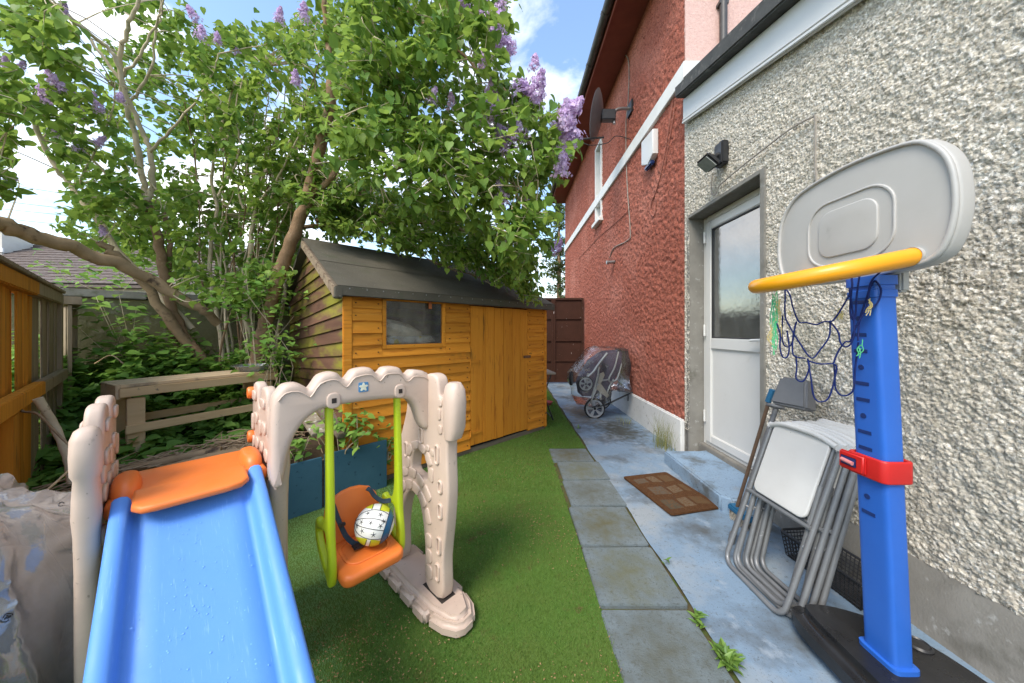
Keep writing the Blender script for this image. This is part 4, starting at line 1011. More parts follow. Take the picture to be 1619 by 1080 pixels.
for z in np.arange(.62, 1.40, .056):
    x_, y_ = pc(z); fx = x_ - (.034 + .002 * z / 1.4)
    if .70 < z < .84: continue
    if k % 3 == 1: MB().lathe([(.001, -.001), (.009, -.001), (.009, .004), (.001, .004)], 14, basis((0, 1, 0), (0, 0, 1), (1, 0, 0), (fx - .0005, y_ + .01, z))).build('peg_hole_shade', M_bd, hoop)
    else: MB().box(fx - .0012, y_ - .012, z - .006, fx + .004, y_ + .03, z + .006).build('slot_shade_patch', M_bd, hoop, bevel=.0008)
    k += 1
# red clamp
x_, y_ = pc(.785)
ring_o = [(.040 * 1.45 * 0 + a, c) for a, c in rrect(x_ - .052, y_ - .062, x_ + .052, y_ + .062, .02, 4)]; ring_i = rrect(x_ - .0405, y_ - .0505, x_ + .0405, y_ + .0505, .012, 4)
cl_ = plate('clamp', [ring_o, ring_i], .075, M_redp, hoop, Matrix.Translation((0, 0, .785)), bevel=.006)
MB().box(x_ - .066, y_ - .01, .755, x_ - .050, y_ + .075, .82).build('clamp_plate', M_redp, cl_, bevel=.006, seg=3)
MB().box(x_ - .0685, y_ + .012, .772, x_ - .065, y_ + .064, .804).build('recess_shade', M_bd, cl_, bevel=.002)  # raised dark patch, shade of a recess put into the colour
MB().tube([(x_ - .073, y_ + .018, .786), (x_ - .073, y_ + .055, .790)], .007, 8).build('latch', mat('pink_latch', (.62, .22, .22), None, 5, .4), cl_)
# backboard parallel to the wall: flat dish with a raised rim
bx = -.052; by0, by1 = -.185, .36
def lo(p): return [tuple(q[:2]) for q in spline([(a, c, 0) for a, c in p], 4, True)]
bol = [(by0 + .03, 1.455), (by0 - .01, 1.50), (by0 - .03, 1.60), (by0 - .02, 1.72), (by0 + .02, 1.80), (by0 + .09, 1.845), (.09, 1.865), (by1 - .09, 1.845), (by1 - .02, 1.80), (by1 + .02, 1.72), (by1 + .03, 1.60), (by1 + .01, 1.50), (by1 - .03, 1.455), (.24, 1.44), (.09, 1.435), (-.06, 1.44)]
YZn = lambda x: basis((0, -1, 0), (0, 0, 1), (-1, 0, 0), (x, 0, 0))       # faces -X, local x = -Y
bolm = [(-a, c) for a, c in bol]
bd = plate('backboard', [lo(bolm)], .05, M_board, hoop, YZn(bx + .02), bevel=.012, res=4)
cm = Vector((-.0875, 1.65))
def sc_ol(s1, s2, dz=0): return [tuple((cm.x + (p[0] - cm.x) * s1, cm.y + dz + (p[1] - cm.y) * s2)) for p in lo(bolm)]
plate('rim_edge', [lo(bolm), sc_ol(.955, .945)], .014, M_board, bd, YZn(bx - .008), bevel=.006, res=3)
plate('target_ring', [[(a - .0875, c) for a, c in rrect(-.155, 1.50, .155, 1.755, .085, 7)], [(a - .0875, c) for a, c in rrect(-.147, 1.508, .147, 1.747, .079, 7)]], .008, M_board, bd, YZn(bx - .006), bevel=.003)
plate('target_panel', [[(a - .0875, c) for a, c in rrect(-.105, 1.535, .105, 1.715, .05, 6)]], .010, M_board, bd, YZn(bx - .006), bevel=.004)
MB().box(bx + .045, -.04, 1.38, bx + .075, .03, 1.60).build('bracket', M_board, bd, bevel=.006)
MB().box(bx + .045, .06, 1.80, bx + .07, .13, 1.885).build('bracket', M_board, bd, bevel=.006)
# rim: U-shaped fat tube plugged into the board
rp_ = []
y0r, y1r = -.112, .27; ymid = (y0r + y1r) / 2; rr_ = (y1r - y0r) / 2
for t in np.linspace(-90, 90, 25):
    ex2 = max(0, math.cos(R(t))); dd_ = .085 * min(1, ex2 * 2.2) + .20 * ex2 ** .9; rp_.append((bx - .01 - dd_, ymid + rr_ * math.sin(R(t)), 1.478 - .20 * dd_))
rp_ = [(bx - .006, y0r, 1.478)] + rp_ + [(bx - .006, y1r, 1.478)]
MB().tube(rp_, .028, 14).build('rim', M_rim, hoop, smooth=60)
MB().lathe([(.001, 0), (.024, 0), (.03, .004), (.03, -.012), (.001, -.012)], 20, basis((0, -1, 0), (0, 0, 1), (-1, 0, 0), (bx - .012, y0r, 1.478))).build('rim_socket', M_board, hoop)
# net of knotted blue cord
M_cord = mat('blue_cord', (.006, .014, .075), (.01, .02, .11), 60, .7, .3, 300)
M_shredg = mat('frayed_green_fibre', (.05, .33, .13), (.10, .42, .2), 40, .7); M_shredy = mat('frayed_straw_fibre', (.42, .33, .12), (.50, .42, .22), 40, .8)
def npnt(zx, zy):
    px, py = 1190 + zx * .2315, 400 + zy * .2315
    return at(px, py, 1.235 - (px - 1215) * .0011) - Vector((1.305, 1.11, 0))
cords = [[(215,230),(240,290),(260,370),(300,470),(350,475),(415,490),(470,470),(530,462),(600,360),(655,250),(675,160)], [(530,462),(500,570),(440,660),(380,715),(300,610),(240,510),(205,430),(205,300),(220,235)],
 [(300,470),(290,560),(285,660),(300,705),(360,720)], [(205,430),(200,560),(215,630),(250,640),(275,600),(290,500),(300,470)], [(235,530),(220,650),(205,710),(175,705),(158,640),(160,560),(165,480)],
 [(375,720),(370,780),(340,860),(310,875),(280,850),(285,780),(295,700)], [(375,720),(385,850),(400,960),(430,1005),(480,1005),(515,960),(545,850),(550,760),(440,755),(375,735)],
 [(550,760),(630,680),(680,610),(720,600),(760,500),(830,370),(860,200),(870,130)], [(555,760),(570,850),(575,930),(610,975),(660,975),(700,930),(710,800),(722,610)], [(660,250),(655,500),(635,610),(595,640),(560,610),(545,540),(530,470)],
 [(675,255),(685,400),(705,455),(722,430),(730,300),(730,150)], [(720,600),(750,460),(800,300),(840,200),(865,190),(900,250),(880,330),(800,390)]]
nb = MB(); g = random.Random(4)
for c in cords:
    off = Vector((g.uniform(-.012, .012), g.uniform(-.02, .02), 0))
    nb.tube(spline([npnt(a, d) + off * (0 if i in (0, len(c) - 1) else 1) for i, (a, d) in enumerate(c)], 5), .0026, 6)
net = nb.build('net', M_cord, hoop, smooth=80)
for (cx_, y0_, y1_, m_, n_) in ((150, 230, 750, M_shredg, 16), (175, 300, 560, M_shredy, 12), (125, 480, 640, M_shredy, 8), (600, 370, 470, M_shredy, 7), (800, 310, 430, M_shredy, 7), (735, 590, 720, M_shredg, 5), (250, 380, 430, M_shredy, 4)):
    f_ = MB()
    for k in range(n_):
        za = g.uniform(y0_, (y0_ + y1_) / 2); zb_ = za + g.uniform(.35, .6) * (y1_ - y0_)
        f_.tube(spline([npnt(cx_ + g.uniform(-18, 18), za), npnt(cx_ + g.uniform(-26, 22), (za + zb_) / 2), npnt(cx_ + g.uniform(-34, 22), zb_)], 3), .0016, 4)
    f_.build('frayed_fibre', m_, net)

# ================================================================== FOLDED CHAIRS against the wall
M_tube = mat('grey_painted_tube', (.20, .205, .21), (.155, .16, .165), 9, .45, .05, 80, spots=[((.34, .34, .33), 40, .66, .72)], metal=.25)
M_cw = mat('white_chair_plastic', (.60, .595, .57), (.54, .53, .505), 4, .42, .05, 60, spots=[((.46, .44, .40), 12, .66, .8), ((.15, .14, .13), 50, .71, .75)])
def make_chair():
    r = empty('folding_chair')
    w = .178; H = .86
    def U(w_, zb, zt, y, yt, rad=.055):
        pts = [(-w_, yt, zt), (-w_, y + (yt - y) * .5, (zt + zb) / 2), (-w_, y, zb + rad)]
        for k in range(1, 6): a = R(180 + 90 * k / 6); pts.append((-w_ + rad + rad * math.cos(a), y, zb + rad + rad * math.sin(a)))
        pts += [(-w_ + rad, y, zb), (w_ - rad, y, zb)]
        for k in range(1, 6): a = R(270 + 90 * k / 6); pts.append((w_ - rad + rad * math.cos(a), y, zb + rad + rad * math.sin(a)))
        pts += [(w_, y, zb + rad), (w_, y + (yt - y) * .5, (zt + zb) / 2), (w_, yt, zt)]
        return pts
    MB().tube(U(w, .012, H - .07, 0, .0), .0115, 10).build('front_frame', M_tube, r)
    MB().tube(U(w - .027, .035, .60, .032, -.002), .0115, 10).build('rear_frame', M_tube, r)
    MB().tube([(-w, -.012, .415), (w, -.012, .415)], .0095, 8).build('crossbar', M_tube, r)
    for s_ in (-1, 1): MB().tube([(s_ * (w - .03), .004, .43), (s_ * (w - .03), .004, .80)], .009, 8).build('seat_rail', M_tube, r)
    pm = basis((1, 0, 0), (0, 0, 1), (0, -1, 0), (0, -.012, 0))
    seat_ol = rrect(-w + .032, .432, w - .032, .80, .035, 4)
    plate('seat', [seat_ol], .016, M_cw, r, pm, bevel=.006)
    MB().tube(spline([(-w + .01, -.012, .785), (-.08, -.026, .808), (.08, -.026, .808), (w - .01, -.012, .785)], 5), .013, 10).build('seat_lip', M_cw, r)
    bp = basis((1, 0, 0), (0, .15, .99), (0, -.99, .15), (0, .02, 0))
    plate('backrest', [rrect(-w + .0, .68, w - .0, .875, .03, 4)], .02, M_cw, r, bp, bevel=.007)
    for s_ in (-1, 1): MB().box(s_ * w - .016, -.016, .765, s_ * w + .016, .016, .80).build('end_cap', M_cw, r, bevel=.006)
    for s_ in (-1, 1): MB().tube([(s_ * w - s_ * .012, -.002, .33), (s_ * (w - .03), .03, .33)], .006, 8).build('rivet', M_steel, r)
    return r
ch0 = make_chair()
spots_ = [((1.160, 1.565, 0), 20, 2, 'white folding chair nearest the camera in the row leaning on the wall'),
          ((1.198, 1.545, 0), 19, 4, 'second white folding chair in the row, counted from the doormat side'),
          ((1.235, 1.535, 0), 18, 2, 'third white folding chair in the leaning row, counted from the doormat side'),
          ((1.272, 1.535, 0), 17, 3, 'white folding chair closest to the pebbledashed wall in the leaning row')]
for i, (lc, lean, yaw, lb) in enumerate(spots_):
    o = ch0 if i == 0 else copy_tree(ch0)
    # width axis along -Y, chair front towards -X, top leaning to the wall
    o.matrix_world = Matrix.Translation(lc) @ Matrix.Rotation(R(-90 + yaw), 4, 'Z') @ Matrix.Rotation(R(-lean), 4, 'X')
    tag(o, lb, 'chair', 'folding chairs leaning on the wall')

# ------------------------------------------------ broom and long-handled dustpan beside the chairs
M_pan = mat('grey_dustpan_plastic', (.15, .15, .155), (.12, .12, .125), 6, .5, spots=[((.35, .33, .30), 30, .68, .74)])
M_bt = mat('blue_grip', (.02, .14, .28), None, 6, .5); M_bris = mat('pale_bristle', (.50, .46, .38), (.35, .31, .25), 60, .8, .5, 200); M_brown = mat('rusty_brown_handle', (.14, .09, .06), (.10, .065, .045), 20, .6)
t0, t1 = Vector((1.30, 1.90, .02)), Vector((1.545, 1.86, .84))
pan = empty('long_dustpan', t0, 0, 'grey long-handled dustpan standing upside down behind the folding chairs', 'dustpan')
MB().tube([(0, 0, 0), t1 - t0], .013, 10).build('handle', M_pan, pan)
MB().tube([(0, 0, -.015), (t1 - t0) * .05], .018, 10).build('end_cap', M_pan, pan)
pc0 = (t1 - t0) + Vector((.03, -.06, .04))
Mp = Matrix.Translation(pc0) @ Matrix.Rotation(R(-72), 4, 'Z') @ Matrix.Rotation(R(-18), 4, 'X')
pp2 = MB(); pp2.add([Mp @ Vector(v) for v in ((-.08, -.05, -.06), (.10, -.05, -.06), (.075, -.05, .10), (-.055, -.05, .10), (-.08, .05, -.06), (.10, .05, -.06), (.075, .02, .10), (-.055, .02, .10))], [(0, 1, 2, 3), (5, 4, 7, 6), (0, 4, 5, 1), (1, 5, 6, 2), (2, 6, 7, 3), (3, 7, 4, 0)])
pp2.build('pan', M_pan, pan, bevel=.012, seg=3)
MB().tube([Mp @ Vector((.035 * math.cos(a) - .05, -.04 + .035 * math.sin(a), -.075)) for a in np.linspace(0, 6.28, 17)[:-1]], .008, 6, closed=True).build('collar', M_pan, pan)
b0, b1 = Vector((1.50, 2.14, .06)), Vector((1.60, 1.98, .86))
broom = empty('broom', (b0.x, b0.y, 0), 0, 'broom with blue grip and pale bristles beside the doorstep', 'broom')
MB().tube([(0, 0, .07), b1 - Vector((b0.x, b0.y, 0))], .010, 8).build('handle', M_brown, broom)
tp = b1 - Vector((b0.x, b0.y, 0)); MB().tube([tp - Vector((.008, -.014, .05)), tp + Vector((.004, -.006, .03))], .016, 10).build('grip', M_bt, broom)
MB().box(-.03, -.13, .045, .03, .05, .085).build('head', M_bt, broom, bevel=.01)
bs_ = MB(); g = random.Random(9)
for k in range(220):
    x0, y0 = g.uniform(-.026, .026), g.uniform(-.125, .045); bs_.tube([(x0, y0, .05), (x0 * 1.5 + g.uniform(-.01, .01), y0 + g.uniform(-.015, .015), .002)], .0014, 3)
bs_.build('bristles', M_bris, broom)['kind'] = 'stuff'

# ------------------------------------------------ black basket behind the chairs
bas = empty('black_basket', (1.62, 1.62, 0), R(4), 'black open-weave plastic basket on the floor behind the folding chairs', 'basket')
bw_, bl_, bh_ = .085, .20, .13
wv = MB()
for s_ in (-1, 1):
    for t in np.linspace(-1, 1, 22): wv.tube([(s_ * bw_ * .86, t * bl_ * .9, .005), (s_ * bw_, t * bl_, bh_)], .0028, 4)
    for t in np.linspace(-1, 1, 10): wv.tube([(t * bw_ * .86, s_ * bl_ * .9, .005), (t * bw_, s_ * bl_, bh_)], .0028, 4)
for z in np.linspace(.02, .115, 6):
    f_ = .88 + .12 * z / bh_
    wv.tube([(bw_ * f_ * a, bl_ * f_ * c, z) for a, c in ((-1, -1), (1, -1), (1, 1), (-1, 1))], .0028, 4, closed=True)
wv.build('weave', M_black, bas)
MB().tube([(a, c, bh_) for a, c in rrect(-bw_ - .004, -bl_ - .004, bw_ + .004, bl_ + .004, .03, 4)], .007, 6, closed=True).build('rim', M_black, bas)
MB().box(-bw_ * .85, -bl_ * .88, .002, bw_ * .85, bl_ * .88, .007).build('base', M_black, bas, smooth=None)

# ------------------------------------------------ doormat
M_coir = mat('brown_coir', (.10, .046, .018), (.07, .03, .012), 50, .95, .9, 400, bump2=.5, bs2=90, spots=[((.19, .11, .055), 130, .60, .70), ((.07, .04, .025), 14, .58, .72)])
pts = [gp(998, 757), gp(1069, 749), gp(1128, 806), gp(1040, 816)]
cen = sum(pts, Vector()) / 4; ang = math.atan2((pts[1] - pts[0]).y, (pts[1] - pts[0]).x)
dm = empty('doormat', (cen.x, cen.y, .004), ang, 'brown coir doormat printed with grey and tan stone shapes', 'doormat')
MB().prism(rrect(-.21, -.29, .21, .29, .02, 3), 0, .014).build('pile', M_coir, dm, bevel=.004)
M_st = [mat('mat_print_%d' % k, c_, None, 40, .95, .9, 400, spots=[((.12, .06, .026), 70, .50, .58)]) for k, c_ in enumerate(((.115, .09, .065), (.15, .105, .065), (.085, .068, .045), (.115, .068, .032)))]
g = random.Random(5)
for r_i, (y0, y1) in enumerate(((.12, .24), (-.06, .07), (-.24, -.11))):
    xs = [-.18, -.05, .06, .18] if r_i % 2 == 0 else [-.15, 0, .12, .185]
    for a, c in zip(xs, xs[1:]):
        q = [(a + .014 + g.uniform(-.008, .008), y0 + g.uniform(0, .03)), (c - .012, y0 + g.uniform(0, .03)), (c - .012 + g.uniform(-.01, .004), y1 - g.uniform(0, .03)), (a + .014, y1 - g.uniform(0, .03))]
        MB().prism(q, .0135, .0150).build('printed_stone', M_st[g.randrange(4)], dm, smooth=None)

# ================================================================== FOLDED PUSHCHAIR under a rain cover
M_pf = mat('silver_frame', (.42, .41, .38), (.36, .35, .33), 12, .35, metal=.6); M_pfab = mat('dark_lilac_fabric', (.07, .055, .085), (.11, .09, .125), 12, .85, .3, 120)
M_rub = mat('black_rubber', (.02, .02, .02), (.03, .03, .03), 20, .7); M_whl = mat('grey_wheel_plastic', (.38, .385, .39), (.33, .335, .34), 10, .45); M_tan = mat('beige_bracket', (.42, .37, .28), None, 8, .5)
Yp = 4.62
def pq(x, y, dy=0): return at(x, y, Yp + dy)
ctr = pq(940, 662); pram = empty('folded_pushchair', (ctr.x, Yp, 0), 0, 'folded pushchair under a clear rain cover against the red wall', 'pushchair')
def pl_(x, y, dy=0): p = pq(x, y, dy); return Vector((p.x - ctr.x, dy, p.z))
def wheel(c, r, par, wd=.04, tilt=0):
    Mw = Matrix.Translation(c) @ Matrix.Rotation(R(tilt), 4, 'Z') @ basis((1, 0, 0), (0, 0, 1), (0, -1, 0))
    w = empty('wheel', (0, 0, 0)); w.parent = par
    MB().lathe([(r * .86, -wd / 2), (r * .95, -wd / 2), (r, -wd * .25), (r, wd * .25), (r * .95, wd / 2), (r * .86, wd / 2), (r * .86, -wd / 2)], 32, Mw).build('tyre', M_rub, w)
    h_ = MB().lathe([(r * .70, -wd * .4), (r * .86, -wd * .45), (r * .86, wd * .45), (r * .70, wd * .4), (r * .70, -wd * .4)], 32, Mw).lathe([(.001, wd * .5), (r * .17, wd * .5), (r * .2, wd * .3), (r * .2, -wd * .4), (.001, -wd * .4)], 18, Mw)
    for k in range(5):
        a = 2 * math.pi * k / 5 + .5
        h_.add([Mw @ Vector((rr * math.cos(a + da), rr * math.sin(a + da), zz2)) for zz2 in (-wd * .2, wd * .3) for rr, da in ((r * .15, -.5), (r * .72, -.22), (r * .72, .22), (r * .15, .5))], [(0, 3, 2, 1), (4, 5, 6, 7), (0, 1, 5, 4), (1, 2, 6, 5), (2, 3, 7, 6), (3, 0, 4, 7)])
    h_.build('rim', M_whl, w)
    MB().lathe([(.001, wd * .62), (r * .1, wd * .6), (r * .12, wd * .5), (.001, wd * .5)], 14, Mw).build('hub', M_rub, w)
wheel(pl_(940, 646), .148, pram); wheel(pl_(926, 607, -.06), .108, pram, .035); wheel(pl_(951, 632, .42), .148, pram); wheel(pl_(903, 598, .06), .10, pram, .035, 70)
fr_ = [[(960, 558), (945, 578), (938, 588), (928, 596), (920, 598)], [(930, 590), (928, 604)], [(948, 575), (946, 590), (942, 608), (936, 628)], [(978, 556), (972, 580), (963, 598), (966, 604), (976, 598), (983, 575)], [(952, 590), (944, 612), (936, 630), (934, 640)], [(970, 600), (962, 615), (957, 638)], [(950, 602), (963, 600)], [(946, 592), (950, 632)]]
for i, c in enumerate(fr_):
    MB().tube(spline([pl_(a, d, -.05 + .03 * (i % 3)) for a, d in c], 5), .017 if i < 3 else .012, 8).build('frame_tube', M_pf, pram)
    MB().tube(spline([pl_(a, d, .36 - .02 * (i % 3)) for a, d in c], 5), .015, 8).build('frame_tube', M_pf, pram)
MB().tube([pl_(936, 644, -.02), pl_(958, 640, -.02), pl_(1000, 620, -.0)], .012, 8).tube([pl_(993, 624), pl_(993, 634)], .008, 6).build('push_bar', M_black, pram)
MB().prism([tuple((pl_(a, d).x, pl_(a, d).z)) for a, d in ((943, 608), (948, 605), (961, 624), (958, 628), (941, 614))], -.07, -.055, axis='y').build('side_bracket', M_tan, pram, bevel=.003)
MB().prism([tuple((pl_(a, d).x, pl_(a, d).z)) for a, d in ((946, 590), (952, 587), (954, 592), (948, 606), (943, 606))], -.07, -.055, axis='y').build('side_bracket', M_tan, pram, bevel=.003)
sm = MB().prism([tuple((pl_(a, d).x, pl_(a, d).z)) for a, d in ((958, 557), (985, 555), (984, 575), (972, 605), (958, 632), (950, 628), (956, 600), (962, 580), (950, 572))], .02, .34, axis='y').build('seat_fabric', M_pfab, pram, bevel=.02, seg=3)
MB().prism([tuple((pl_(a, d).x, pl_(a, d).z)) for a, d in ((936, 572), (956, 558), (950, 600), (938, 628), (920, 628), (916, 606))], .05, .30, axis='y').build('basket_fabric', M_pfab, pram, bevel=.02, seg=3)
M_film = glassy('wrinkled_clear_film', (.55, .54, .57), .965, .07, .06, .6, 9)
ol_ = [(936, 552), (950, 549), (968, 549), (988, 551), (992, 556), (993, 580), (993, 602), (995, 617), (980, 618), (965, 616), (962, 630), (945, 640), (930, 642), (918, 638), (911, 634), (907, 615), (904, 593), (914, 578), (925, 565)]
P2 = [Vector((pl_(a, d).x, pl_(a, d).z)) for a, d in ol_]; P2 = [Vector(p[:2]) for p in spline([(p.x, p.y, 0) for p in P2], 4, True)]
c2 = sum(P2, Vector((0, 0))) / len(P2); g = random.Random(8)
from mathutils import noise as NS
V = []; F_ = []; rings = [(-.15, .55), (-.16, .80), (-.13, .95), (-.05, 1.0), (.15, 1.02), (.34, 1.0), (.44, .93), (.46, .7)]
for (yy, s_) in rings:
    for p in P2:
        q = c2 + (p - c2) * s_; w_ = NS.noise(Vector((q.x * 9, yy * 9, q.y * 5))) * .03
        V.append((q.x + w_, yy + NS.noise(Vector((q.x * 7 + 5, q.y * 7, yy * 3))) * .03, q.y + w_ * .7))
nP = len(P2)
for k in range(len(rings) - 1):
    for i in range(nP): F_.append((k * nP + i, k * nP + (i + 1) % nP, (k + 1) * nP + (i + 1) % nP, (k + 1) * nP + i))
V += [(c2.x, -.14, c2.y)]; F_ += [(i, len(V) - 1, (i + 1) % nP) for i in range(nP)]
MB().add(V, F_).build('rain_cover', M_film, pram, smooth=45)

# ------------------------------------------------ small folding table behind the shed corner
M_ttop = mat('worn_grey_tabletop', (.33, .29, .22), (.26, .22, .17), 8, .7)
tb = empty('folding_table', (.47, 4.66, 0), R(10), 'small folding table with black legs half hidden by the shed', 'table')
MB().prism(rrect(-.20, -.22, .13, .22, .02, 3), .645, .668).build('top', M_ttop, tb, bevel=.004)
for y_ in (-.17, .17):
    MB().tube([(.10, y_, 0), (-.14, y_, .64)], .010, 8).build('leg', M_black, tb); MB().tube([(-.17, y_ * .85, 0), (.08, y_ * .85, .64)], .010, 8).build('leg', M_black, tb)
MB().tube([(.085, -.17, .04), (.085, .17, .04)], .008, 6).build('stretcher', M_black, tb)
p = gp(866, 640); M_rt = mat('faded_red_plastic', (.42, .08, .07), None, 6, .5)
sc1 = MB().lathe([(.001, 0), (.07, 0), (.10, .05), (.106, .05), (.075, -.004), (.001, -.004)], 20).build('red_bowl', M_rt, loc=(p.x - .02, p.y, .006)); tag(sc1, 'faded red plastic bowl on the lawn under the folding table', 'bowl')

# ================================================================== CLEAR PLASTIC SACK beside the slide
M_bag = glassy('clear_sack_film', (.56, .53, .50), .70, .07, .15, .05, 40, 2.3)
M_fill = mat('greyish_wrapped_goods', (.25, .21, .17), (.16, .13, .10), 3.2, .75, .3, 30, spots=[((.44, .41, .37), 4, .55, .72), ((.09, .075, .06), 26, .66, .73)])
bag = empty('clear_plastic_sack', (-1.52, .66, 0), 0, 'crumpled clear plastic sack of grey stuff left of the slide', 'sack')
def lump(name, sx, sy, h, m, seed, amp, crease, par, sub=6):
    bm = bmesh.new(); bmesh.ops.create_icosphere(bm, subdivisions=sub, radius=1); off = Vector((seed * 3.1, seed * 1.7, 0))
    for v in bm.verts:
        d = v.co.copy(); q = Vector([math.copysign(abs(c) ** .72, c) for c in d])
        n1 = NS.noise(d * 1.6 + off); n2 = 1 - abs(NS.noise(Vector((d.x * 3.5, d.y * 3.5, d.z * 2.0)) + off * 2)); n3 = 1 - abs(NS.noise(Vector((d.x * 8, d.y * 8, d.z * 5)) + off))
        th = math.atan2(d.y, d.x); pf_ = Vector((math.cos(th + .5 * d.z) * 1.9, math.sin(th + .5 * d.z) * 1.9, d.z * .8)) + off; pg_ = Vector((math.cos(th - .35 * d.z) * 4.6, math.sin(th - .35 * d.z) * 4.6, d.z * 1.7)) + off * 2
        s_ = 1 + amp * n1 + crease * (.72 - abs(NS.noise(pf_)) ** .7 * 2.0) * .6 + crease * (.6 - abs(NS.noise(pg_)) ** .6 * 1.6) * .28 + crease * .10 * (n3 - .8)
        v.co = (q.x * sx * s_, q.y * sy * s_, max(.0, .45 * h + q.z * .5 * h * s_))
    me = bpy.data.meshes.new(name); bm.to_mesh(me); bm.free(); me.materials.append(m); finish(me, 60); return link(name, me, par)
lump('contents', .33, .33, .74, M_fill, 2, .14, .08, bag, 5); film = lump('film', .385, .385, .90, M_bag, 5, .10, .22, bag, 6)
# small printed recycling mark on the film
from mathutils.bvhtree import BVHTree
bvh = BVHTree.FromPolygons([v.co.copy() for v in film.data.vertices], [tuple(p.vertices) for p in film.data.polygons])
def on_film(px, py):
    o_c = Vector((0, 0, EYE)) - bag.location; d_ = (at(px, py, 1) - Vector((0, 0, EYE))).normalized()
    h_ = bvh.ray_cast(o_c, d_); return (h_[0] - d_ * .0008) if h_[0] else None
pr_ = MB()
for stroke in (((110, 540), (200, 390), (250, 360), (480, 365), (475, 420)), ((40, 610), (40, 680), (240, 680), (340, 590)), ((240, 435), (295, 445), (255, 500)), ((340, 500), (340, 450), (390, 440), (405, 475), (370, 505), (340, 500)), ((190, 522), (340, 536)), ((200, 522), (185, 590))):
    q_ = [on_film(zx * 50 / 1200, 955 + zy * 50 / 1200) for zx, zy in stroke]; q_ = [p_ for p_ in q_ if p_]
    if len(q_) > 1: pr_.tube(q_, .0011, 4)
q_ = [on_film(97 + 4.5 * math.cos(a_) + 1.5 * math.sin(a_), 797 - 3.2 * math.sin(a_)) for a_ in np.linspace(.4, 5.6, 9)]; q_ = [p_ for p_ in q_ if p_]
if len(q_) > 1: pr_.tube(q_, .0011, 4)
if pr_.v: pr_.build('printed_mark', M_ink, bag)
# ================================================================== LEAVES: one template, many copies
LT = np.array([(0, 0, 0), (.38, 0, -.02), (.72, 0, -.05), (1, 0, -.14), (-.06, .22, .03), (.14, .40, .06), (.42, .38, .05), (.74, .19, .0), (-.06, -.22, .03), (.14, -.40, .06), (.42, -.38, .05), (.74, -.19, .0)])
LF = np.array([(0, 5, 4), (0, 1, 5), (1, 6, 5), (1, 2, 6), (2, 7, 6), (2, 3, 7), (0, 8, 9), (0, 9, 1), (1, 9, 10), (1, 10, 2), (2, 10, 11), (2, 11, 3)])
def unit(a): return a / np.maximum(np.linalg.norm(a, axis=1, keepdims=True), 1e-9)
def leaf_arrays(pos, dirv, nrm, size, wid=1.0):
    d = unit(dirv); n = unit(nrm - d * (nrm * d).sum(1, keepdims=True)); s = np.cross(n, d)
    V = pos[:, None, :] + size[:, None, None] * (LT[None, :, 0:1] * d[:, None, :] + wid * LT[None, :, 1:2] * s[:, None, :] + LT[None, :, 2:3] * n[:, None, :])
    T = LF[None] + (np.arange(len(pos)) * len(LT))[:, None, None]
    return V.reshape(-1, 3), T.reshape(-1, 3)
def leaf_cloud(name, pos, dirv, nrm, size, m, parent=None, wid=1.0, tint=None):
    V, T = leaf_arrays(pos, dirv, nrm, size, wid)
    t = RNG.random(len(pos)) if tint is None else tint
    return np_mesh(name, V, T, m, parent, smooth=False, tint=np.repeat(t, len(LT)))
M_leaf = mat('lilac_leaf', (.095, .20, .035), (.075, .165, .03), 3, .45, tint=(.30, .42, .075), trans=.42, spec=.22)
M_leafin = mat('ground_leaf', (.125, .27, .05), (.10, .22, .04), 4, .5, tint=(.25, .40, .075), trans=.34, spec=.2)
M_bark = mat('lilac_bark', (.30, .19, .11), (.20, .125, .07), 14, .9, .8, 45, bump2=.5, bs2=14, spots=[((.38, .27, .17), 18, .56, .68), ((.13, .11, .05), 6, .6, .75)])
M_barkp = mat('pale_smooth_bark', (.58, .48, .34), (.47, .38, .25), 12, .8, .5, 45, spots=[((.14, .10, .06), 20, .62, .72), ((.20, .20, .10), 5, .6, .75)])
M_dead = mat('dead_wood', (.34, .235, .135), (.22, .15, .085), 8, .85, .9, 30, spots=[((.07, .045, .03), 9, .58, .68)])
M_lilac = mat('lilac_flower', (.58, .41, .64), (.50, .33, .57), 40, .7, tint=(.78, .62, .80), trans=.25)

base_c = at(375, 560, 3.42); base_c.z = 0
tree = empty('lilac_tree', (0, 0, 0), 0, 'big multi-stemmed lilac tree with purple flowers over the shed', 'tree')
stem_pts = []
def stem(pts, r0, r1, m=M_barkp, name='stem', n=6, seg=9, wob=.012, ground=False):
    P_ = [at(*p) for p in pts]
    if ground: P_ = [Vector((P_[0].x, P_[0].y, .35))] + P_
    C = spline(P_, n); k = len(C)
    for i in range(1, k - 1): C[i] = C[i] + Vector((random.gauss(0, wob), random.gauss(0, wob), random.gauss(0, wob))) * .5
    rs = [r0 + (r1 - r0) * i / (k - 1) for i in range(k)]
    rs = [r_ * random.uniform(.94, 1.07) for r_ in rs]
    stem_pts.extend(C[len(C) // 3:])
    return MB().tube(C, rs, seg).build(name, m, tree, smooth=70)
stem([(322,575,3.45),(285,520,3.4),(262,450,3.35),(250,380,3.3),(232,318,3.25)], .050, .036, M_bark, ground=True)
stem([(231,322,3.25),(241,292,3.25),(237,240,3.2),(222,200,3.15),(195,140,3.0),(180,90,2.9),(150,60,2.8),(100,20,2.6),(40,-30,2.4)], .026, .010)
stem([(232,322,3.25),(226,285,3.26),(215,220,3.22),(200,168,3.15),(190,125,3.05),(196,60,2.95),(215,10,2.9),(225,-60,2.8)], .027, .012)
stem([(192,128,3.05),(150,72,2.95),(115,30,2.85),(60,-20,2.7)], .014, .007)
stem([(203,165,3.15),(235,120,3.1),(245,60,3.0),(255,0,2.9)], .013, .006)
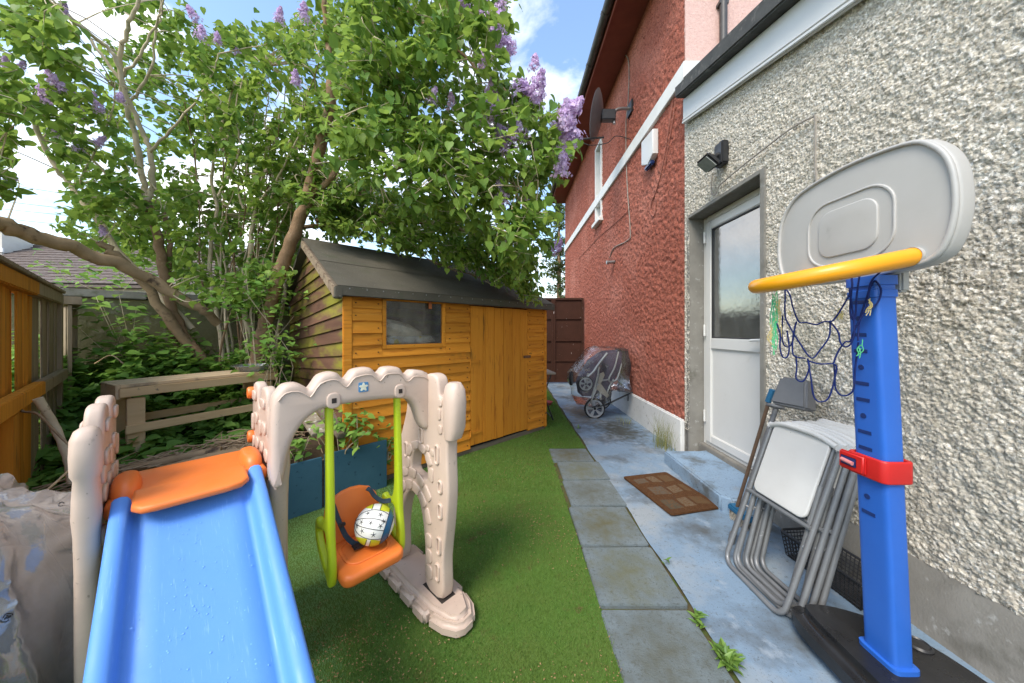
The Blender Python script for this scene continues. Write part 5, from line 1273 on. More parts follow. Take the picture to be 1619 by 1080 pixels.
stem([(285,560,3.44),(270,520,3.42),(268,420,3.38),(266,372,3.36),(258,335,3.35)], .024, .018, M_bark)
stem([(305,520,3.5),(200,410,3.3),(155,350,3.2),(110,290,3.1),(80,250,3.0),(58,205,2.9),(35,170,2.8),(0,130,2.6),(-80,80,2.3)], .030, .011)
stem([(222,335,3.3),(150,255,3.1),(90,190,2.9),(0,145,2.6),(-60,110,2.4)], .012, .006)
stem([(345,512,3.35),(314,488,3.2),(230,440,2.95),(120,395,2.6),(30,366,2.35),(-30,345,2.2)], .040, .058, M_dead, 'dead_limb', 6, 12, .02)
stem([(300,548,3.4),(225,447,3.15),(192,412,3.05),(158,384,2.95)], .045, .030, M_dead, 'dead_limb', 6, 11, .02)
stem([(406,575,3.3),(420,510,3.3),(440,440,3.25),(465,370,3.2),(487,310,3.15),(505,240,3.1),(520,180,3.05),(527,115,3.0)], .066, .044, M_bark, seg=12, ground=True)
stem([(526,120,3.0),(545,82,2.95),(580,42,2.85),(620,0,2.75),(670,-60,2.6)], .034, .020, M_bark)
stem([(527,118,3.0),(518,60,3.0),(512,0,2.95),(500,-80,2.9)], .026, .016, M_bark)
stem([(488,312,3.15),(520,285,3.1),(548,240,3.0),(585,200,2.8),(640,170,2.5)], .034, .012, M_bark)
stem([(398,560,3.5),(386,480,3.5),(398,370,3.5),(412,300,3.45),(432,235,3.4),(442,180,3.35)], .032, .010, ground=True)
stem([(350,545,3.6),(332,430,3.6),(342,340,3.55),(335,280,3.5),(350,200,3.4),(372,130,3.3)], .026, .008, ground=True)
stem([(425,600,3.6),(435,545,3.6),(450,470,3.6),(452,400,3.6),(470,330,3.6),(455,260,3.5)], .022, .008)
stem([(470,362,3.3),(545,352,3.5),(620,352,3.6),(700,358,3.6),(800,385,3.5)], .022, .007, M_bark)
stem([(500,350,3.4),(560,310,3.3),(640,260,3.0),(720,230,2.6),(800,220,2.3)], .020, .006, M_bark)
stem([(560,352,3.5),(640,390,3.5),(700,420,3.55),(760,440,3.6)], .010, .004, M_bark)
stem([(545,240,3.0),(640,220,2.7),(740,250,2.5),(830,300,2.4)], .014, .004, M_bark)
stem([(620,0,2.75),(700,60,2.5),(780,130,2.35),(860,190,2.3)], .016, .005, M_bark)
for pts, r0, r1 in ([[(190,126,3.0),(225,80,2.95),(248,35,2.9),(262,-20,2.8)], .012, .005], [[(237,240,3.1),(285,190,3.05),(330,130,3.0),(345,85,2.95)], .012, .004], [[(120,300,3.0),(150,240,2.95),(175,190,2.9),(182,130,2.85)], .009, .004],
  [[(248,300,3.2),(215,255,3.1),(185,220,3.0),(150,170,2.9)], .008, .004], [[(345,310,3.3),(380,240,3.2),(372,180,3.1),(385,120,3.0)], .012, .004], [[(400,330,3.3),(440,280,3.2),(470,215,3.1),(478,160,3.0)], .012, .004],
  [[(385,330,3.35),(365,260,3.3),(330,205,3.2),(318,150,3.1)], .010, .004], [[(425,350,3.35),(432,280,3.3),(420,200,3.2),(428,140,3.1)], .011, .004], [[(455,330,3.3),(478,280,3.25),(470,235,3.2),(498,190,3.1)], .010, .004]):
    stem(pts, r0, r1, seg=6)
g = random.Random(12)
for k in range(14):
    bx_, by_ = g.uniform(345, 440), 540; tx_, ty_ = bx_ + g.uniform(-120, 110), g.uniform(90, 300)
    stem([(bx_, by_, g.uniform(3.4, 3.8)), (bx_ + (tx_ - bx_) * .3 + g.uniform(-15, 15), 430, 3.6), (bx_ + (tx_ - bx_) * .65 + g.uniform(-15, 15), by_ + (ty_ - by_) * .7, 3.5), (tx_, ty_, g.uniform(3.0, 3.7))], g.uniform(.010, .017), .004, M_bark if k % 2 else M_barkp, n=5, seg=6, ground=True)
sp_arr = np.array([tuple(p) for p in stem_pts])

# crown: clusters of drooping heart-shaped leaves
zones = [
 ([(560,-60),(780,-60),(798,60),(768,120),(830,150),(885,205),(900,262),(880,300),(862,350),(852,430),(815,440),(790,380),(700,335),(600,300),(530,260),(540,120)], 1.95, 3.1, 410),
 ([(480,250),(600,300),(720,330),(800,375),(845,445),(815,450),(700,405),(620,385),(500,362)], 3.0, 4.3, 380),
 ([(310,70),(380,40),(450,40),(560,-60),(560,150),(520,260),(480,330),(400,300),(330,200)], 2.9, 4.3, 220),
 ([(190,-60),(290,-60),(300,40),(400,130),(400,300),(330,330),(250,330),(200,250),(165,100)], 3.1, 4.3, 120),
 ([(-60,-60),(60,-40),(110,40),(130,130),(90,95),(30,90),(-60,70)], 1.9, 2.8, 34),
 ([(-60,110),(0,110),(40,150),(20,200),(-10,300),(-60,280)], 1.9, 2.6, 30),
 ([(10,150),(90,120),(170,170),(200,260),(190,340),(120,290),(60,240)], 2.5, 3.4, 44),
 ([(120,290),(250,300),(480,300),(470,490),(380,500),(250,420),(170,400)], 3.7, 4.7, 260),
 ([(190,300),(460,300),(440,470),(380,490),(300,470),(260,400)], 3.0, 3.6, 45),
 ([(90,325),(150,330),(160,380),(130,395),(95,365)], 2.9, 3.2, 6),
 ([(30,-120),(700,-120),(700,-420),(60,-420)], 2.3, 4.4, 60),
 ([(795,385),(858,385),(852,440),(836,472),(815,465)], 3.25, 3.6, 18),
 ([(440,470),(480,430),(480,330),(440,330)], 3.6, 4.2, 24),
]
shed_in = lambda p: False
cl_pos = []; cl_zone = []
for zi, (poly, y0, y1, n) in enumerate(zones):
    P_ = np.array(poly, float); lo_, hi_ = P_.min(0), P_.max(0); c = 0
    while c < n:
        q = RNG.uniform(lo_, hi_, (400, 2)); q = q[in_poly(q[:, 0], q[:, 1], poly)]
        for (px, py) in q[:n - c]:
            cl_pos.append(tuple(at(px, py, RNG.uniform(y0, y1)))); cl_zone.append(zi)
        c += len(q[:n - c])
cl_pos = np.array(cl_pos); cl_zone = np.array(cl_zone)
# nothing inside the shed
Ri = np.array(Matrix.Rotation(-TH, 3, 'Z'))
loc = (cl_pos - np.array([-1.27, 2.48, 0])) @ Ri.T
roofz = SR - np.abs(loc[:, 1] - SD / 2) * slope
bad = (loc[:, 0] > -.12) & (loc[:, 0] < SW + .12) & (loc[:, 1] > -.12) & (loc[:, 1] < SD + .12) & (loc[:, 2] < roofz + .14)
cl_pos[bad, 2] += .12 + np.maximum(0, (roofz - loc[:, 2])[bad])
pos = []; dr_ = []; nr = []; sz = []; tn = []; twv = MB()
centre = np.array([-1.9, 3.3, 2.2])
for i, c in enumerate(cl_pos):
    outw = c - centre; outw /= np.linalg.norm(outw) + 1e-6
    n = RNG.integers(19, 29); tone = RNG.random()
    # twig: towards the tree, the leaves set in pairs along it
    j = np.argmin(((sp_arr - c) ** 2).sum(1)); s_ = sp_arr[j]; dist = np.linalg.norm(c - s_)
    tdir = outw * .5 + RNG.normal(0, .45, 3) + np.array([0, 0, -.1]); tdir /= np.linalg.norm(tdir)
    L_ = RNG.uniform(.16, .30); st0 = c - tdir * L_ * .5; en = c + tdir * L_ * .5
    if i % 2 == 0 and dist < 1.3:
        mid = (s_ + st0) / 2 + RNG.normal(0, .05, 3) + np.array([0, 0, .04])
        twv.tube(spline([s_, mid, st0, en], 3), lerp_r([.0055, .004, .0032, .0015], 3), 4, caps=False)
    else:
        twv.tube([st0, c, en], [.003, .0024, .0012], 4, caps=False)
    for k in range(n):
        t = k / n; p = st0 + (en - st0) * t + RNG.normal(0, .035, 3)
        side = RNG.normal(0, 1, 3); side -= tdir * side.dot(tdir); side /= np.linalg.norm(side)
        d = side * .75 + tdir * .35 + np.array([0, 0, -.55]) + RNG.normal(0, .2, 3)
        nn = np.array([0, 0, .7]) + side * .35 + outw * .35 + RNG.normal(0, .3, 3)
        pos.append(p); dr_.append(d); nr.append(nn); sz.append(RNG.uniform(.044, .082) * (1 if cl_zone[i] != 1 else .9)); tn.append(min(1, max(0, .45 * tone + .55 * RNG.random() ** 1.5)))
pos = np.array(pos); dr_ = np.array(dr_); nr = np.array(nr); sz = np.array(sz); tn = np.array(tn)
# the 260 leaves that show largest are leaves of their own, the rest are one mass
dep = pos[:, 1]; vis = (dep > 1) & (np.abs(pos[:, 0] / dep * FPX + CX - 620) < 320) & ((pos[:, 2] - EYE) / dep * FPX < 515) & ((pos[:, 2] - EYE) / dep * FPX > 90)
score = np.where(vis, sz / dep, 0); big = np.argsort(-score)[:260]; rest = np.setdiff1d(np.arange(len(pos)), big)
leaf_cloud('crown', pos[rest], dr_[rest], nr[rest], sz[rest], M_leaf, tree, tint=tn[rest])['kind'] = 'stuff'
lme = []
for k in range(6):
    me = bpy.data.meshes.new('leaf'); me.from_pydata([tuple(v) for v in LT * np.array([1, 1, .6 + .25 * k])], [], [tuple(int(a) for a in f) for f in LF])
    a_ = me.attributes.new('tint', 'FLOAT', 'POINT'); a_.data.foreach_set('value', np.full(len(LT), k / 6, np.float32)); me.materials.append(M_leaf); lme.append(me)
for i in big:
    d = dr_[i] / np.linalg.norm(dr_[i]); n = nr[i] - d * nr[i].dot(d); n /= np.linalg.norm(n); s_ = np.cross(n, d)
    o = bpy.data.objects.new('leaf', lme[int(tn[i] * 5.99)]); COL.objects.link(o); o.parent = tree
    o.matrix_world = Matrix(((d[0] * sz[i], s_[0] * sz[i], n[0] * sz[i], pos[i][0]), (d[1] * sz[i], s_[1] * sz[i], n[1] * sz[i], pos[i][1]), (d[2] * sz[i], s_[2] * sz[i], n[2] * sz[i], pos[i][2]), (0, 0, 0, 1)))
twv.build('twigs', M_barkp, tree, smooth=80)['kind'] = 'stuff'
# flower panicles
def panicle(seed, n=300):
    g = np.random.default_rng(seed); V = []; T = []; tn = []
    for k in range(n):
        t = g.random() ** .8; rad = .40 * (1 - t * .92) ** .6 * (.45 + .55 * g.random()) * (1 + .25 * math.sin(3 * t * 6.28)); a = g.uniform(0, 6.283)
        c = np.array([rad * math.cos(a), rad * math.sin(a), t]); nrm = np.array([math.cos(a), math.sin(a), .3]) + g.normal(0, .4, 3); nrm /= np.linalg.norm(nrm)
        u = np.cross(nrm, [0, 0, 1.0]); u /= np.linalg.norm(u); v = np.cross(nrm, u); s_ = g.uniform(.05, .085); rr = g.uniform(0, 1.57); tone = g.random()
        for q in range(4):
            an = rr + q * 1.5708; d = u * math.cos(an) + v * math.sin(an); e = -u * math.sin(an) + v * math.cos(an); b0_ = len(V)
            V += [c, c + s_ * (.6 * d + .42 * e) + nrm * s_ * .15, c + s_ * 1.1 * d, c + s_ * (.6 * d - .42 * e) + nrm * s_ * .15]; T += [(b0_, b0_ + 1, b0_ + 2), (b0_, b0_ + 2, b0_ + 3)]; tn += [tone] * 4
    o = np_mesh('flower_panicle', np.array(V), np.array(T), M_lilac, None, tint=np.array(tn)); me = o.data; bpy.data.objects.remove(o); return me
pm_ = [panicle(s_) for s_ in (1, 2, 3)]
fl_px = [(832,135,2.2,60),(842,150,2.25,40),(878,180,2.2,48),(905,205,2.25,50),(893,195,2.2,40),(888,265,2.3,34),(895,240,2.3,26),(778,45,2.3,40),(792,58,2.3,46),(760,10,2.4,40),(735,0,2.4,36),(790,10,2.4,26),(768,30,2.3,30),(780,165,2.2,40),(772,185,2.2,36),(800,205,2.25,34),(822,210,2.25,40),(680,155,2.1,22),(772,90,2.3,24),(770,110,2.3,22),(662,262,2.3,26),(795,310,2.3,36),(835,330,2.5,24),(715,165,2.3,20),(875,388,3.4,26),(468,125,2.8,26),(480,20,2.8,30),(540,130,2.9,22),(440,25,3,26),(320,52,3.1,28),(345,60,3.1,22),(380,85,3.1,20),(310,22,3.1,26),(90,130,2.6,34),(75,150,2.6,34),(105,135,2.6,28),(120,175,2.7,28),(140,150,2.7,24),(160,168,2.7,24),(85,205,2.7,24),(150,220,2.8,24),(105,190,2.7,22),(165,365,3.0,20),(8,280,2.2,26),(10,100,2.2,22),(32,100,2.2,18),(188,150,2.9,22),(125,230,2.8,22),(95,10,2.5,26),(850,240,2.4,24),(845,100,2.4,22),(800,235,2.3,24)]
for i, (px, py, Y, s_) in enumerate(fl_px):
    o = bpy.data.objects.new('flower_panicle', pm_[i % 3]); COL.objects.link(o); o.parent = tree
    p = at(px, py + s_ * .45, Y); o.location = p; q = s_ / FPX * Y * (1.15 if px > 600 else .85); o.scale = (q, q, q); g_ = random.Random(i)
    o.rotation_euler = (g_.uniform(-.5, .5), g_.uniform(-.4, .8), g_.uniform(0, 6))

# ================================================================== GROUND COVER in the bed and shoots on the stems
def bed_leaves(poly, n, h0, h1, s0, s1, name, parent=None, extra=None, top=.75):
    P_ = np.array(poly, float); lo_, hi_ = P_.min(0), P_.max(0); q = np.zeros((0, 2))
    while len(q) < n:
        a = RNG.uniform(lo_, hi_, (n * 2, 2)); q = np.vstack([q, a[in_poly(a[:, 0], a[:, 1], poly)]])
    q = q[:n]; z = np.array([bedz(x_, y_) for x_, y_ in q]); big = 0.5 + .5 * np.sin(q[:, 0] * 7.1 + 1.3 * np.sin(q[:, 1] * 5)) * np.cos(q[:, 1] * 6.3)
    rel = q - np.array([pL.x, pL.y]); back = rel @ np.array([-.92, .38]); hmax = (h0 + (h1 - h0) * big) * np.where(back > .42, 1.0, np.where(back > -.05, .55, .45)); h = hmax * (RNG.random(n) ** .45)
    p = np.column_stack([q, z + h]); a = RNG.uniform(0, 6.283, n)
    d = np.column_stack([np.cos(a), np.sin(a), RNG.uniform(-.55, .1, n)]); nn = np.column_stack([RNG.normal(0, .3, n), RNG.normal(-.15, .3, n), np.ones(n)])
    return leaf_cloud(name, p, d, nn, RNG.uniform(s0, s1, n), M_leafin, parent, wid=.95, tint=np.clip(.55 * RNG.random(n) ** 1.6 + .3 * (h / (h1 + 1e-6)), 0, 1))
def bp_(u, v): p = Vector((-1.27, 2.48)) + BEX * u + BEY * v; return (p.x, p.y)
gc_poly = [bp_(-2.0, .55), bp_(-1.55, .30), bp_(-.95, .72), bp_(-.45, .60), bp_(-.12, .8), bp_(-.08, 2.2), bp_(-.3, 2.35), bp_(-2.0, 2.35)]
tag(bed_leaves(gc_poly, 6200, .14, .46, .05, .10, 'ground_cover'), 'dense leafy green ground cover filling the bed under the lilac', 'ground cover', kind='stuff')
tag(bed_leaves([bp_(-2.0, 1.55), bp_(-1.0, 1.5), bp_(-.1, 1.2), bp_(-.08, 2.2), bp_(-.3, 2.4), bp_(-2.0, 2.4)], 2600, .25, .72, .05, .10, 'climbing_cover'), 'taller green leaves climbing in front of the mossy wall', 'ground cover', kind='stuff')
tag(bed_leaves([bp_(-2.2, .05), bp_(-1.6, .0), bp_(-1.45, .45), bp_(-1.9, .7), bp_(-2.3, .6)], 420, .12, .38, .06, .11, 'nettle_patch'), 'broad-leaved green weeds growing at the foot of the fence', 'weeds', kind='stuff')
# plants by the planter
def bush(name, px, py, Y, w, h, n, label, cat, s0=.035, s1=.065):
    c = at(px, py, Y); root = empty(name, (c.x, c.y, 0), 0, label, cat)
    p = np.column_stack([RNG.normal(0, w, n), RNG.normal(0, w * .8, n), c.z + RNG.normal(0, h, n)]); a = RNG.uniform(0, 6.283, n)
    d = np.column_stack([np.cos(a), np.sin(a), RNG.uniform(-.6, .1, n)]); nn = np.column_stack([RNG.normal(0, .4, n), RNG.normal(-.3, .4, n), np.ones(n)])
    leaf_cloud('foliage', p, d, nn, RNG.uniform(s0, s1, n), M_leafin, root)['kind'] = 'stuff'
    sb_ = MB()
    for k in range(7): sb_.tube(spline([(RNG.normal(0, .015), RNG.normal(0, .015), .2), (RNG.normal(0, w * .5), RNG.normal(0, w * .4), (c.z + .2) / 2), tuple(p[k])], 4), lerp_r([.005, .004, .002], 4), 5)
    sb_.build('stalks', M_barkp, root)
bush('leafy_shrub', 550, 672, 2.42, .11, .07, 130, 'leafy green shrub growing over the teal planter against the shed', 'shrub')
bush('leafy_shrub', 470, 703, 2.28, .05, .05, 40, 'small green plant at the join of the two teal boards', 'plant')
bush('leafy_shrub', 612, 706, 2.62, .035, .07, 34, 'small green plant between planter end and shed front', 'plant')
bush('ivy_shoots', 410, 470, 3.15, .22, .16, 300, 'glossy green shoots around the base of the lilac stems', 'shrub', .04, .07)
bush('ivy_shoots', 432, 560, 3.0, .12, .13, 150, 'green leaves pressed against the mossy shed boards', 'shrub', .04, .07)
bush('ivy_shoots', 412, 400, 3.4, .13, .30, 150, 'tall green shoots climbing beside the shed gable', 'shrub', .04, .07)
bush('wall_shrub', 195, 500, 3.1, .14, .10, 60, 'leafy shoot in front of the mossy wall', 'shrub', .06, .10)
bush('hedge_shrub', 220, 437, 4.2, .55, .08, 260, 'bright green hedge top beyond the garden wall', 'hedge', .05, .09)

# twiggy brush heap, log, loose sticks, planks
M_twig = mat('dry_twigs', (.26, .175, .105), (.38, .28, .18), 30, .9); bh = MB(); g = random.Random(21)
hc = at(320, 700, 2.02); ax = Vector((.42, .9, 0)).normalized()
for k in range(520):
    c = Vector((hc.x, hc.y, 0)) + ax * g.gauss(0, .30) + Vector((-ax.y, ax.x, 0)) * g.gauss(0, .11); z0 = .34 + g.uniform(0, .17)
    a = math.atan2(ax.y, ax.x) + g.gauss(0, .75); L_ = g.uniform(.10, .34); d = Vector((math.cos(a), math.sin(a), g.gauss(0, .18))) * L_ / 2
    bh.tube([c + Vector((0, 0, z0)) - d, c + Vector((g.gauss(0, .015), g.gauss(0, .015), z0 + .015)), c + Vector((0, 0, z0)) + d], [.0042, .0036, .0018], 4, caps=False)
tag(bh.build('brush_heap', M_twig, smooth=80), 'heap of dry brown twigs in front of the slatted bench', 'brush heap', kind='stuff')
def log(name, pts, r0, r1, label, cat='log', m=M_dead, n=6, seg=10):
    C = spline([Vector(p) for p in pts], n); k = len(C)
    return tag(MB().tube(C, [(r0 + (r1 - r0) * i / (k - 1)) * random.uniform(.9, 1.1) for i in range(k)], seg).build(name, m, smooth=70), label, cat)
log('log', [at(205, 765, 1.62), at(280, 742, 1.72), at(340, 727, 1.82), at(400, 718, 1.95)], .035, .045, 'thick bare log lying behind the orange slide platform')
log('log', [at(195, 745, 1.75), at(240, 735, 1.78), at(300, 722, 1.85), at(350, 712, 1.92)], .020, .026, 'thinner log lying just behind the thick one')
log('stick', [at(112, 765, 1.55), at(105, 720, 1.56), at(85, 672, 1.56), at(60, 630, 1.52)], .013, .018, 'stout cut stick leaning on the fence rail', 'stick', M_barkp)
log('stick', [at(122, 715, 1.4), at(95, 690, 1.45), at(60, 655, 1.5), at(35, 650, 1.52), at(28, 630, 1.52)], .004, .006, 'thin dry bramble stem tangled on the fence rail', 'stem', M_dead)
log('stick', [at(45, 795, 1.35), at(80, 770, 1.4), at(118, 735, 1.5)], .004, .005, 'thin pale twig above the plastic sack', 'twig', M_pine)
log('stick', [at(150, 575, 2.7), at(175, 562, 2.7), at(195, 575, 2.7)], .005, .004, 'pale dead stem among the ground cover', 'stem', M_pine)
M_flake = mat('flaked_white_plank', (.32, .27, .20), (.2, .16, .12), 12, .85, .5, 60, spots=[((.55, .52, .46), 26, .56, .64)])
pa, pb_ = at(478, 646, 2.65), at(508, 686, 2.35); dd = pb_ - pa
pk = MB().box(-dd.length * .6, -.06, -.012, dd.length * .5, .06, .012).build('plank', M_flake, bevel=.003); pk.location = (pa + pb_) / 2; pk.rotation_euler = dd.to_track_quat('X', 'Z').to_euler()
tag(pk, 'plank with flaking white paint leaning in the bed', 'plank')
pa, pb_ = at(505, 640, 2.7), at(545, 690, 2.38); dd = pb_ - pa
pk = MB().box(-dd.length * .6, -.05, -.012, dd.length * .5, .05, .012).build('plank', M_weath, bevel=.003); pk.location = (pa + pb_) / 2; pk.rotation_euler = dd.to_track_quat('X', 'Z').to_euler()
tag(pk, 'grey weathered plank leaning against the shed behind the swing', 'plank')

# ================================================================== TURF PILE, litter, weeds
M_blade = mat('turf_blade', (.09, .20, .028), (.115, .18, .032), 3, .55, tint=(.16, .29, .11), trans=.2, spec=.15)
nB = 210000
q = np.column_stack([RNG.uniform(-1.9, .80, nB * 3), 0.95 + (6.6 - .95) * RNG.random(nB * 3) ** 2.6])
jq = q + RNG.normal(0, .008, q.shape); keep = in_poly(jq[:, 0], jq[:, 1], lawn_poly); q = q[keep]
sl_ = (np.column_stack([q, np.zeros(len(q))]) - np.array([-1.27, 2.48, 0])) @ Ri.T
q = q[~((sl_[:, 0] > -2.5) & (sl_[:, 0] < SW + .03) & (sl_[:, 1] > -.02) & (sl_[:, 1] < SD))]
q = q[np.abs((q[:, 0]) / q[:, 1]) < 1.75][:nB]; n = len(q)
near = q[:, 1] < 2.2
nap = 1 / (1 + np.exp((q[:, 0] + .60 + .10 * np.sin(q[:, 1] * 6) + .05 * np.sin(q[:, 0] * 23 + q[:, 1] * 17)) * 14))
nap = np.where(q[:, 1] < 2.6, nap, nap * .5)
a = RNG.uniform(0, 6.283, n); ln_ = RNG.uniform(.007, .014, n) * (1 + .6 * (q[:, 1] > 2.5)); wd_ = .0011 + .0007 * np.clip(q[:, 1] - 1, 0, 4)
lean = np.column_stack([np.cos(a) * .55 - nap * .75, np.sin(a) * .55 + nap * .9, np.full(n, .9) - .45 * nap]); lean = unit(lean)
sd_ = np.column_stack([-np.sin(a * 1.7), np.cos(a * 1.7), np.zeros(n)])
b0_ = np.column_stack([q, np.zeros(n)]); V = np.stack([b0_ - sd_ * wd_[:, None], b0_ + sd_ * wd_[:, None], b0_ + lean * ln_[:, None]], 1).reshape(-1, 3)
T = np.arange(n * 3).reshape(-1, 3)
tag(np_mesh('turf_pile', V, T, M_blade, tint=np.repeat(np.clip(.15 * RNG.random(n) + .85 * nap + .2 * (RNG.random(n) < .15), 0, 1), 3)), 'short artificial grass pile covering the lawn', 'artificial grass', kind='stuff')  # nap also pales the tint: sheen of the combed pile put into colour
# brown litter
M_lit = mat('brown_litter', (.20, .10, .045), (.27, .16, .075), 60, .9, tint=(.36, .24, .12))
n = 15000; q = np.column_stack([RNG.uniform(-1.2, .5, n), 1.0 + 3.2 * RNG.random(n) ** 1.7]); 
w_ = np.sin(q[:, 0] * 5 + 2 * np.sin(q[:, 1] * 3.1)) + np.cos(q[:, 1] * 6.3 + q[:, 0] * 2) + RNG.normal(0, .8, n) + (q[:, 0] > -.5) * .5
q = q[(w_ > .9) & in_poly(q[:, 0], q[:, 1], lawn_poly)]; n = len(q)
leaf_cloud_o = leaf_cloud('leaf_litter', np.column_stack([q, RNG.uniform(.010, .018, n)]), np.column_stack([RNG.normal(0, 1, n), RNG.normal(0, 1, n), RNG.normal(0, .15, n)]), np.column_stack([RNG.normal(0, .3, n), RNG.normal(0, .3, n), np.ones(n)]), RNG.uniform(.003, .009, n), M_lit, wid=.6)
tag(leaf_cloud_o, 'fine brown leaf litter scattered over the lawn', 'leaf litter', kind='stuff')
M_weed = mat('dandelion_leaf', (.10, .21, .035), (.08, .17, .03), 5, .5, tint=(.17, .28, .05), trans=.25)
def weed(px, py, n, s0, s1, label, flat=.5):
    c = gp(px, py); a = RNG.uniform(0, 6.283, n)
    d = np.column_stack([np.cos(a), np.sin(a), RNG.uniform(.0, flat * 1.6, n)]); nn = np.column_stack([RNG.normal(0, .2, n), RNG.normal(0, .2, n), np.ones(n)])
    o = leaf_cloud('weed', np.column_stack([RNG.normal(0, s1 * .22, n), RNG.normal(0, s1 * .3, n), RNG.uniform(.004, .035, n)]), d, nn, RNG.uniform(s0, s1, n), M_weed, wid=.42)
    o.location = (c.x, c.y, 0); tag(o, label, 'weed')
weed(1148, 1050, 75, .025, .062, 'jagged green weed in the path joint nearest the camera', .7)
weed(1104, 988, 22, .02, .05, 'light green weed in the path joint, second from the camera')
weed(1052, 893, 5, .02, .04, 'tiny green weed in the path joint beside the slabs')
weed(930, 640, 10, .03, .06, 'small weed at the lawn edge beside the pushchair wheel')
weed(915, 678, 8, .03, .05, 'low weed at the lawn edge where the slab row begins')
# tuft of tall grass by the plinth
M_gr = mat('grass_tuft', (.12, .19, .045), (.20, .22, .08), 4, .6, tint=(.32, .30, .13), trans=.3)
def tuft(px, py, n, hgt, spread, label, Yoff=0):
    c = gp(px, py); b = MB(); V = []; T = []; tn = []
    for k in range(n):
        x0, y0 = RNG.normal(0, spread), RNG.normal(0, spread * 1.6); h = hgt * RNG.uniform(.45, 1); dx, dy = RNG.normal(0, .10), RNG.normal(0, .10); an = RNG.uniform(0, 3.14); w = .0022; sx, sy = w * math.cos(an), w * math.sin(an); i0 = len(V)
        for t in (0, .4, .75, 1): V += [(x0 + dx * t * t * h * 3 - sx * (1 - t), y0 + dy * t * t * h * 3 - sy * (1 - t), h * t), (x0 + dx * t * t * h * 3 + sx * (1 - t), y0 + dy * t * t * h * 3 + sy * (1 - t), h * t)]
        for s_ in range(3): T += [(i0 + 2 * s_, i0 + 2 * s_ + 1, i0 + 2 * s_ + 3), (i0 + 2 * s_, i0 + 2 * s_ + 3, i0 + 2 * s_ + 2)]
        tn += [RNG.random()] * 8
    o = np_mesh('grass_tuft', np.array(V), np.array(T), M_gr, tint=np.array(tn)); o.location = (c.x, c.y, 0); tag(o, label, 'grass tuft', kind='stuff')
tuft(1046, 706, 130, .40, .045, 'tall tuft of grass growing at the foot of the red wall')
tuft(990, 668, 40, .12, .05, 'short grass growing between path and plinth near the pushchair')
tuft(975, 640, 40, .12, .05, 'short grass at the plinth behind the pushchair')

# ================================================================== BEYOND THE YARD
M_tile = mat('concrete_roof_tiles', (.16, .125, .105), (.12, .095, .085), 6, .9, .4, 60, rand=.1, spots=[((.22, .19, .17), 9, .55, .7)])
M_cream = mat('cream_house_wall', (.62, .58, .52), (.56, .52, .46), 4, .85)
nh = empty('neighbour_house', (-27.5, 12.4, 0), R(6), 'neighbouring house with brown tiled roof seen above the fence', 'house')
MB().box(0, .3, 0, 15, 8, 3.2).build('wall', M_cream, nh, smooth=None)
MB().prism([(-.1, 3.15), (4.2, 5.62), (8.5, 3.15), (8.5, 3.05), (-.1, 3.05)], -.2, 15.2, axis='x').build('roof', M_tile, nh, smooth=None)
tl_ = MB(); g = random.Random(3); tg = 2.47 / 4.3
for r_i in range(14):
    y0 = -.12 + r_i * .31; z0 = 3.15 + r_i * .31 * tg
    for c_i in range(50):
        x0 = -.2 + c_i * .302 + (.15 if r_i % 2 else 0); Mt = Matrix.Translation((x0, y0, z0 + .05 + g.uniform(-.006, .006))) @ Matrix.Rotation(math.atan(tg) - .09, 4, 'X')
        tl_.box(.008, 0, 0, .294, .39, .035, Mt)
tl_.build('roof_tiles', M_tile, nh, smooth=None)['kind'] = 'stuff'
MB().box(-.2, 4.05, 5.60, 15.2, 4.35, 5.74).build('ridge', M_tile, nh, bevel=.03)
ch = MB().box(.2, 2.9, 4.2, 3.2, 4.0, 6.15).build('chimney', M_cream, nh, smooth=None); MB().box(.1, 2.8, 6.15, 3.3, 4.1, 6.28).build('cap', M_white, ch, smooth=None); MB().box(.15, 2.84, 5.05, 3.3, 2.9, 5.25).build('flashing', M_white, ch, smooth=None)
for k, xx in enumerate((2, 5.5, 9.5)):
    wq = MB().box(xx, .26, 1.0, xx + 1.3, .32, 2.2).build('window', M_upvc, nh, smooth=None); MB().box(xx + .08, .25, 1.08, xx + 1.22, .259, 2.12).build('pane', M_glass, wq, smooth=None)
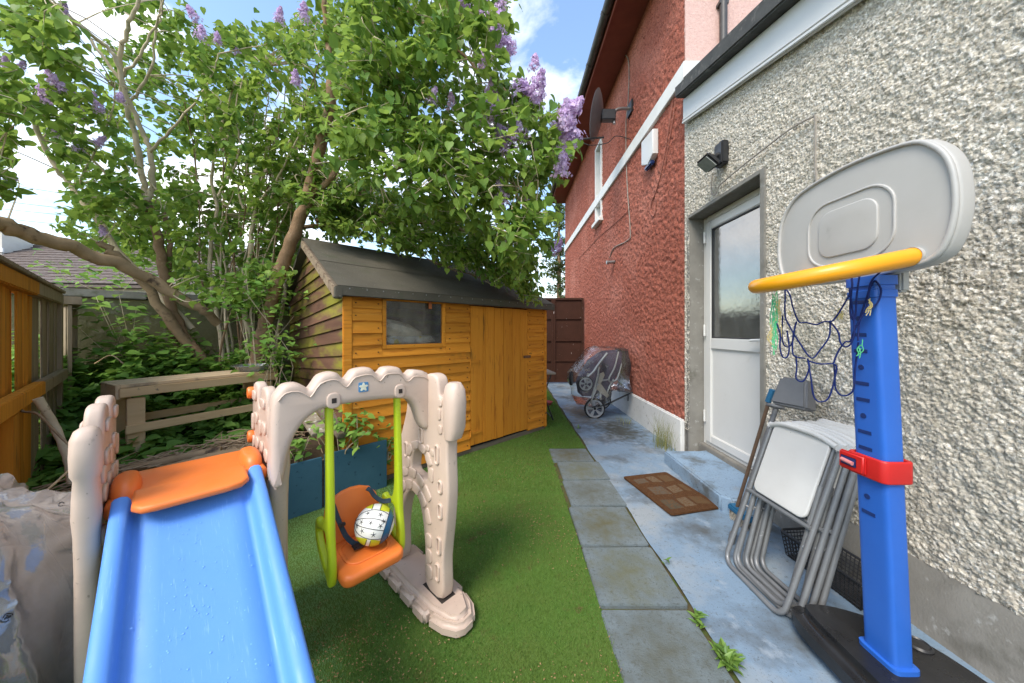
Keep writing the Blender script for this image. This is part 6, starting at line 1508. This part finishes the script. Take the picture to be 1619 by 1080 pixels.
# overhead wires
for (y0, y1, sag, lb) in ((300, 332, .2, 'highest thin overhead wire crossing the sky at the left'), (316, 338, .2, 'overhead wire just above the lowest at the left edge'), (330, 352, .25, 'lowest overhead wire crossing the sky at the left'), (262, 322, .2, 'thin wire sloping steeply through the lilac at the left')):
    A, B_ = at(-250, y0 - 12, 14), at(420, y1 + 25, 24); M_ = (A + B_) / 2 - Vector((0, 0, sag))
    tag(MB().tube(spline([A, M_, B_], 12), .012, 5).build('overhead_wire', M_black), lb, 'wire', 'overhead wires')
# conifer and lamp post beyond the gate
M_con = mat('conifer_green', (.06, .12, .035), (.045, .09, .03), 5, .7, tint=(.13, .17, .05), trans=.15)
def conifer(px, ptop, Y, w, label, name='conifer'):
    c = at(px, ptop, Y); root = empty(name, (c.x, Y, 0), 0, label, 'tree'); H = c.z
    MB().tube([(0, 0, 0), (0, 0, H * .55), (0, 0, H * .97)], [.16, .09, .02], 8).build('trunk', M_bark, root)
    P_, D_, S_ = [], [], []; lb = MB()
    for k in range(120):
        t = RNG.random(); z = H * (.15 + .83 * t); L_ = w * (1 - t) ** .7 * RNG.uniform(.6, 1.1) + .15; a = RNG.uniform(0, 6.283); d = np.array([math.cos(a), math.sin(a), RNG.uniform(-.15, .25)])
        lb.tube([(0, 0, z), tuple(np.array([0, 0, z]) + d * L_)], [.02, .006], 4, caps=False)
        m_ = 46; s_ = RNG.random(m_); p = np.array([0, 0, z]) + d * L_ * s_[:, None] + RNG.normal(0, .06, (m_, 3)); P_.append(p); D_.append(d * .6 + RNG.normal(0, .5, (m_, 3)))
    P_ = np.vstack(P_); D_ = np.vstack(D_); lb.build('branches', M_bark, root)['kind'] = 'stuff'
    leaf_cloud('foliage', P_, D_, RNG.normal(0, 1, P_.shape) + np.array([0, 0, .8]), RNG.uniform(.08, .18, len(P_)), M_con, root, wid=.4)['kind'] = 'stuff'
conifer(884, 318, 15, 1.15, 'green conifer standing beyond the gate next to the red wall')
conifer(838, 445, 19, 1.4, 'lower green conifer seen above the shed roof end')
p = at(848, 420, 22); lp = MB().tube([(0, 0, 0), (0, 0, p.z + .15)], .11, 10).build('white_pole', M_white, loc=(p.x, 22, 0)); tag(lp, 'plain white pole far behind the shed', 'pole')
